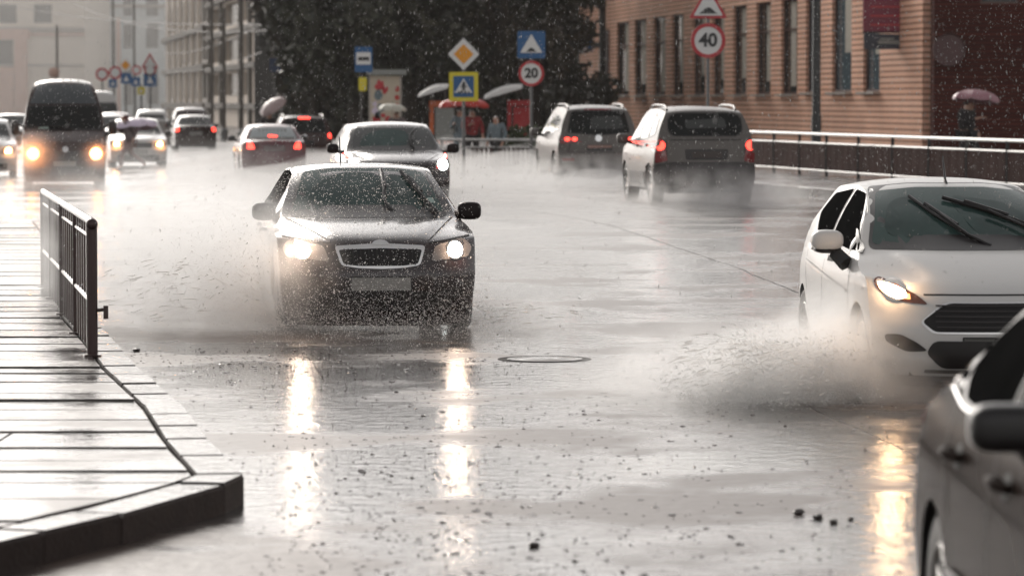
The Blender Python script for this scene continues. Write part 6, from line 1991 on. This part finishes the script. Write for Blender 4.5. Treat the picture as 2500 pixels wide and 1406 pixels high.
# drops thrown up before and beside the black sedan
n = 16000
g = rng
y = -g.gamma(1.6, .55, n) + .2
x = g.uniform(-1.25, 1.0, n)
z = np.minimum(g.gamma(1.25, .26, n), 1.9) + .01
w_ = (g.random(n) < np.clip(1.15 - z * .8, .08, 1))
A = np.stack([x, y, z], 1)[w_]
n2 = 9000                                     # the fan on its right hand side
t = g.random(n2) ** .7
ang = g.uniform(R(-25), R(70), n2)
x2 = -.85 - t * 1.9 * np.cos(ang) * g.uniform(.3, 1, n2); z2 = .08 + np.abs(t * 1.35 * np.sin(ang + .25)) * g.uniform(.2, 1, n2); y2 = .7 + g.normal(size=n2) * .9
A = np.concatenate([A, np.stack([x2, y2, z2], 1)])
n3 = 2600                                      # and across the windscreen
A = np.concatenate([A, np.stack([g.uniform(-.95, .75, n3) , g.uniform(-.6, 1.0, n3), g.uniform(.85, 1.5, n3)], 1)])
P = car_pts(MAIN, A); P[:, 2] = np.maximum(P[:, 2], .004)
n = len(P)
drops("spray_drops", P, g.uniform(.0014, .0036, n) * np.where(g.random(n) < .04, 2.2, 1), M['spray_w'], g.uniform(1, 2.4, n), g.normal(size=(n, 3)), "water drops thrown up by the black sedan")
# the white hatchback's sheet of water
n = 42000
t = g.random(n) ** .6
side = g.uniform(-.2, 1.0, n)
x = -.80 - t * 1.5 * np.abs(np.cos(side)) * g.uniform(.1, 1, n) + g.normal(size=n) * .08
z = .02 + np.abs(np.sin(side * 1.3)) * t * .55 * g.uniform(.1, 1, n)
y = .9 - t * 1.2 * g.uniform(-.5, 1.3, n) + g.normal(size=n) * .25
P = car_pts(FIESTA, np.stack([x, y, z], 1)); P[:, 2] = np.maximum(P[:, 2], .004)
drops("spray_drops", P, g.uniform(.0012, .0038, n) * np.where(g.random(n) < .06, 1.7, 1), M['spray'], g.uniform(1.2, 6, n), P - np.array(car_pts(FIESTA, np.array([[-.7, 1.0, -.1]]))) + g.normal(size=(n, 3)) * .25, "water drops thrown up by the white hatchback")

# torn ropes of water flung from the tyres: ballistic arcs that thin out and break up
def water_ropes(c, n, ox, oy, side, reach, rise, label, seed, m):
    r_ = random.Random(seed)
    mb = MB()
    for k in range(n):
        vx = -side * reach * r_.uniform(.25, 1) ; vz = rise * r_.uniform(.15, 1); vy = r_.gauss(-.25, .45) * reach
        t0 = r_.uniform(0, .9) ** 1.4; t1 = min(1, t0 + r_.uniform(.015, .085))
        x0, y0 = ox + r_.uniform(-.06, .06), oy + r_.uniform(-.35, .35)
        pts, rs = [], []
        ph = r_.uniform(0, 6)
        q = r_.uniform(.0018, .0055)
        for i in range(5):
            t = t0 + (t1 - t0) * i / 4
            w = .014 * math.sin(ph + 9 * t)
            z = max(.004, .03 + vz * t * 1.9 - vz * 1.55 * t * t)
            pts.append(world_of(c, x0 + vx * t + w, y0 + vy * t + w, z + w * .6))
            rs.append(q * (.25 + math.sin(math.pi * i / 4)) * r_.uniform(.6, 1.3))
        mb.tube(pts, rs, 5)
        for i in range(5):
            p = pts[-1] + Vector((r_.gauss(0, .04), r_.gauss(0, .04), r_.gauss(0, .03)))
            a = q * r_.uniform(.5, 1.3)
            mb.add([(p.x + a * u, p.y + a * v, p.z + a * w) for u, v, w in OCT], [tuple(f) for f in OCF])
    tag(mb.build("water_splash", m, smooth=60), label, None, None, 'stuff')
water_ropes(FIESTA, 1500, -.82, .75, 1, 1.7, .62, "torn sheet of water flung from the hatchback's front wheel", 5, M['spray_w'])
water_ropes(MAIN, 380, -.84, .85, 1, 2.0, 1.1, "torn water flung up beside the black sedan's front wheel", 6, M['spray_w'])
water_ropes(MAIN, 90, .84, .85, -1, 1.2, .35, "low water flung out on the other side of the black sedan", 8, M['spray_w'])

# soft spray: puffs, dense at the middle and thinning to nothing
def puff(c, s, dens, rz=0.0, nscale=4.0, lo=.36, hi=.62, power=1.3, name="spray_mist"):
    bm = bmesh.new(); bmesh.ops.create_icosphere(bm, subdivisions=3, radius=1.0)
    me = bpy.data.meshes.new(name); bm.to_mesh(me); bm.free()
    me.materials.append(volume_mat("spray", dens, puff=True, nscale=nscale, lo=lo, hi=hi, power=power))
    o = link(bpy.data.objects.new(name, me)); o.location = c; o.scale = s; o.rotation_euler = (0, 0, rz)
    return tag(o, "cloud of fine spray over the road", None, None, 'stuff')
def car_puff(c, p, s, dens, **kw):
    return puff(world_of(c, *p), s, dens, c.root.rotation_euler[2], **kw)
PUFFS = [
    (MAIN, (-1.05, .9, .45), (1.15, 1.7, .85), 3.4), (MAIN, (-1.9, 2.0, .55), (1.7, 3.0, 1.1), 1.0), (MAIN, (-1.6, .3, .15), (1.2, 1.3, .42), 1.8), (MAIN, (.2, -.5, .02), (2.2, 1.3, .20), .5),
    (MAIN, (1.25, .9, .08), (.8, 1.5, .3), 1.4), (MAIN, (-1.7, 4.2, .6), (2.6, 4.0, 1.2), .55),
    (FIESTA, (-1.15, .55, .15), (1.0, 1.1, .5), 8), (FIESTA, (-.95, .75, .30), (.55, .8, .55), 8.0), (FIESTA, (-1.8, .6, .05), (1.5, 1.4, .35), 3.5), (FIESTA, (-.3, -.25, .0), (1.0, .6, .25), 2.0), (FIESTA, (-1.5, 2.8, .1), (1.2, 2.4, .4), 1.2),
    (SUV, (0, 4.9, .1), (1.9, 2.4, .7), 1.5), (SUV, (-.9, 3.7, .1), (1.2, 2.0, .6), 1.5), (CROSS, (0, 5.0, .1), (1.9, 3.0, .7), 1.3), (CROSS, (.9, 3.0, .1), (1.2, 2.4, .6), 1.0),
    (VAN, (-1.2, -.5, .1), (1.4, 2.0, .5), .5), (VAN, (-.72, -.3, .78), (.85, .5, .75), 3.0, dict(lo=0, hi=.5, power=2)), (VAN, (.75, -.3, .78), (.55, .4, .5), 1.6, dict(lo=0, hi=.5, power=2)), (VAN, (0, -.5, .05), (1.8, 1.2, .35), .8),  # the two puffs at the van's lamps are added to carry their halo
]
for c, p, s, dn, *kw in PUFFS:
    car_puff(c, p, s, dn, **(kw[0] if kw else {}))

# low ground mist over the flooded carriageway: thin, homogeneous, fading out at its edges
def mist_bank(px_y, hgt, dens, seed, name="ground_mist"):
    """px_y: (x0,x1) per Y row; the top is a low dome with lumps"""
    rows = px_y
    nx = 28
    V, Fc = [], []
    r_ = random.Random(seed)
    ny = len(rows)
    for j, (Y, xa, xb) in enumerate(rows):
        for i in range(nx + 1):
            u = i / nx
            X = xa + (xb - xa) * u
            e = math.sin(math.pi * u) ** .8 * math.sin(math.pi * j / (ny - 1)) ** .7
            lump = 1 + .35 * math.sin(X * 1.3 + seed) * math.sin(Y * .31 + X * .4) + .2 * math.sin(X * 2.9 + Y * .7)
            V.append((X, Y, zg(X, Y) - .03 + e * hgt * lump + .002))
    for j in range(ny - 1):
        for i in range(nx):
            Fc.append((j * (nx + 1) + i, j * (nx + 1) + i + 1, (j + 1) * (nx + 1) + i + 1, (j + 1) * (nx + 1) + i))
    o0 = len(V)
    V += [(x, y, -.3) for x, y, z in V[:o0]]
    Fc += [tuple(reversed([q + o0 for q in f])) for f in Fc[:]]
    ring = [(i, i + 1) for i in range(nx)] + [(j * (nx + 1) + nx, (j + 1) * (nx + 1) + nx) for j in range(ny - 1)] + [((ny - 1) * (nx + 1) + i + 1, (ny - 1) * (nx + 1) + i) for i in range(nx)] + [((j + 1) * (nx + 1), j * (nx + 1)) for j in range(ny - 1)]
    Fc += [(a, a + o0, b + o0, b) for a, b in ring]
    me = bpy.data.meshes.new(name); me.from_pydata(V, [], Fc); me.update()
    me.materials.append(volume_mat("ground mist", dens, aniso=0.3))
    return tag(link(bpy.data.objects.new(name, me)), "white spray hanging low over the wet carriageway", None, None, 'stuff')
mist_bank([(Y, -.092 * Y - 1.2, .062 * Y - .6) for Y in np.linspace(36, 175, 36)], .70, .10, 1)
mist_bank([(Y, -.11 * Y - .5, .06 * Y + .5) for Y in np.linspace(35, 72, 22)], .30, .10, 2)

puff((-62, 430, 8), (85, 150, 40), .0024, nscale=.03, lo=.1, hi=.5, power=.8, name="distant_mist")

# haze over the whole street
mb = MB(); mb.box((0, 350, 24), (900, 1140, 54))
hz = mb.build("haze", volume_mat("haze air", 0.00022, (0.95, 0.92, 0.88), aniso=0.0), smooth=None)
tag(hz, "rain haze over the street", None, None, 'stuff')
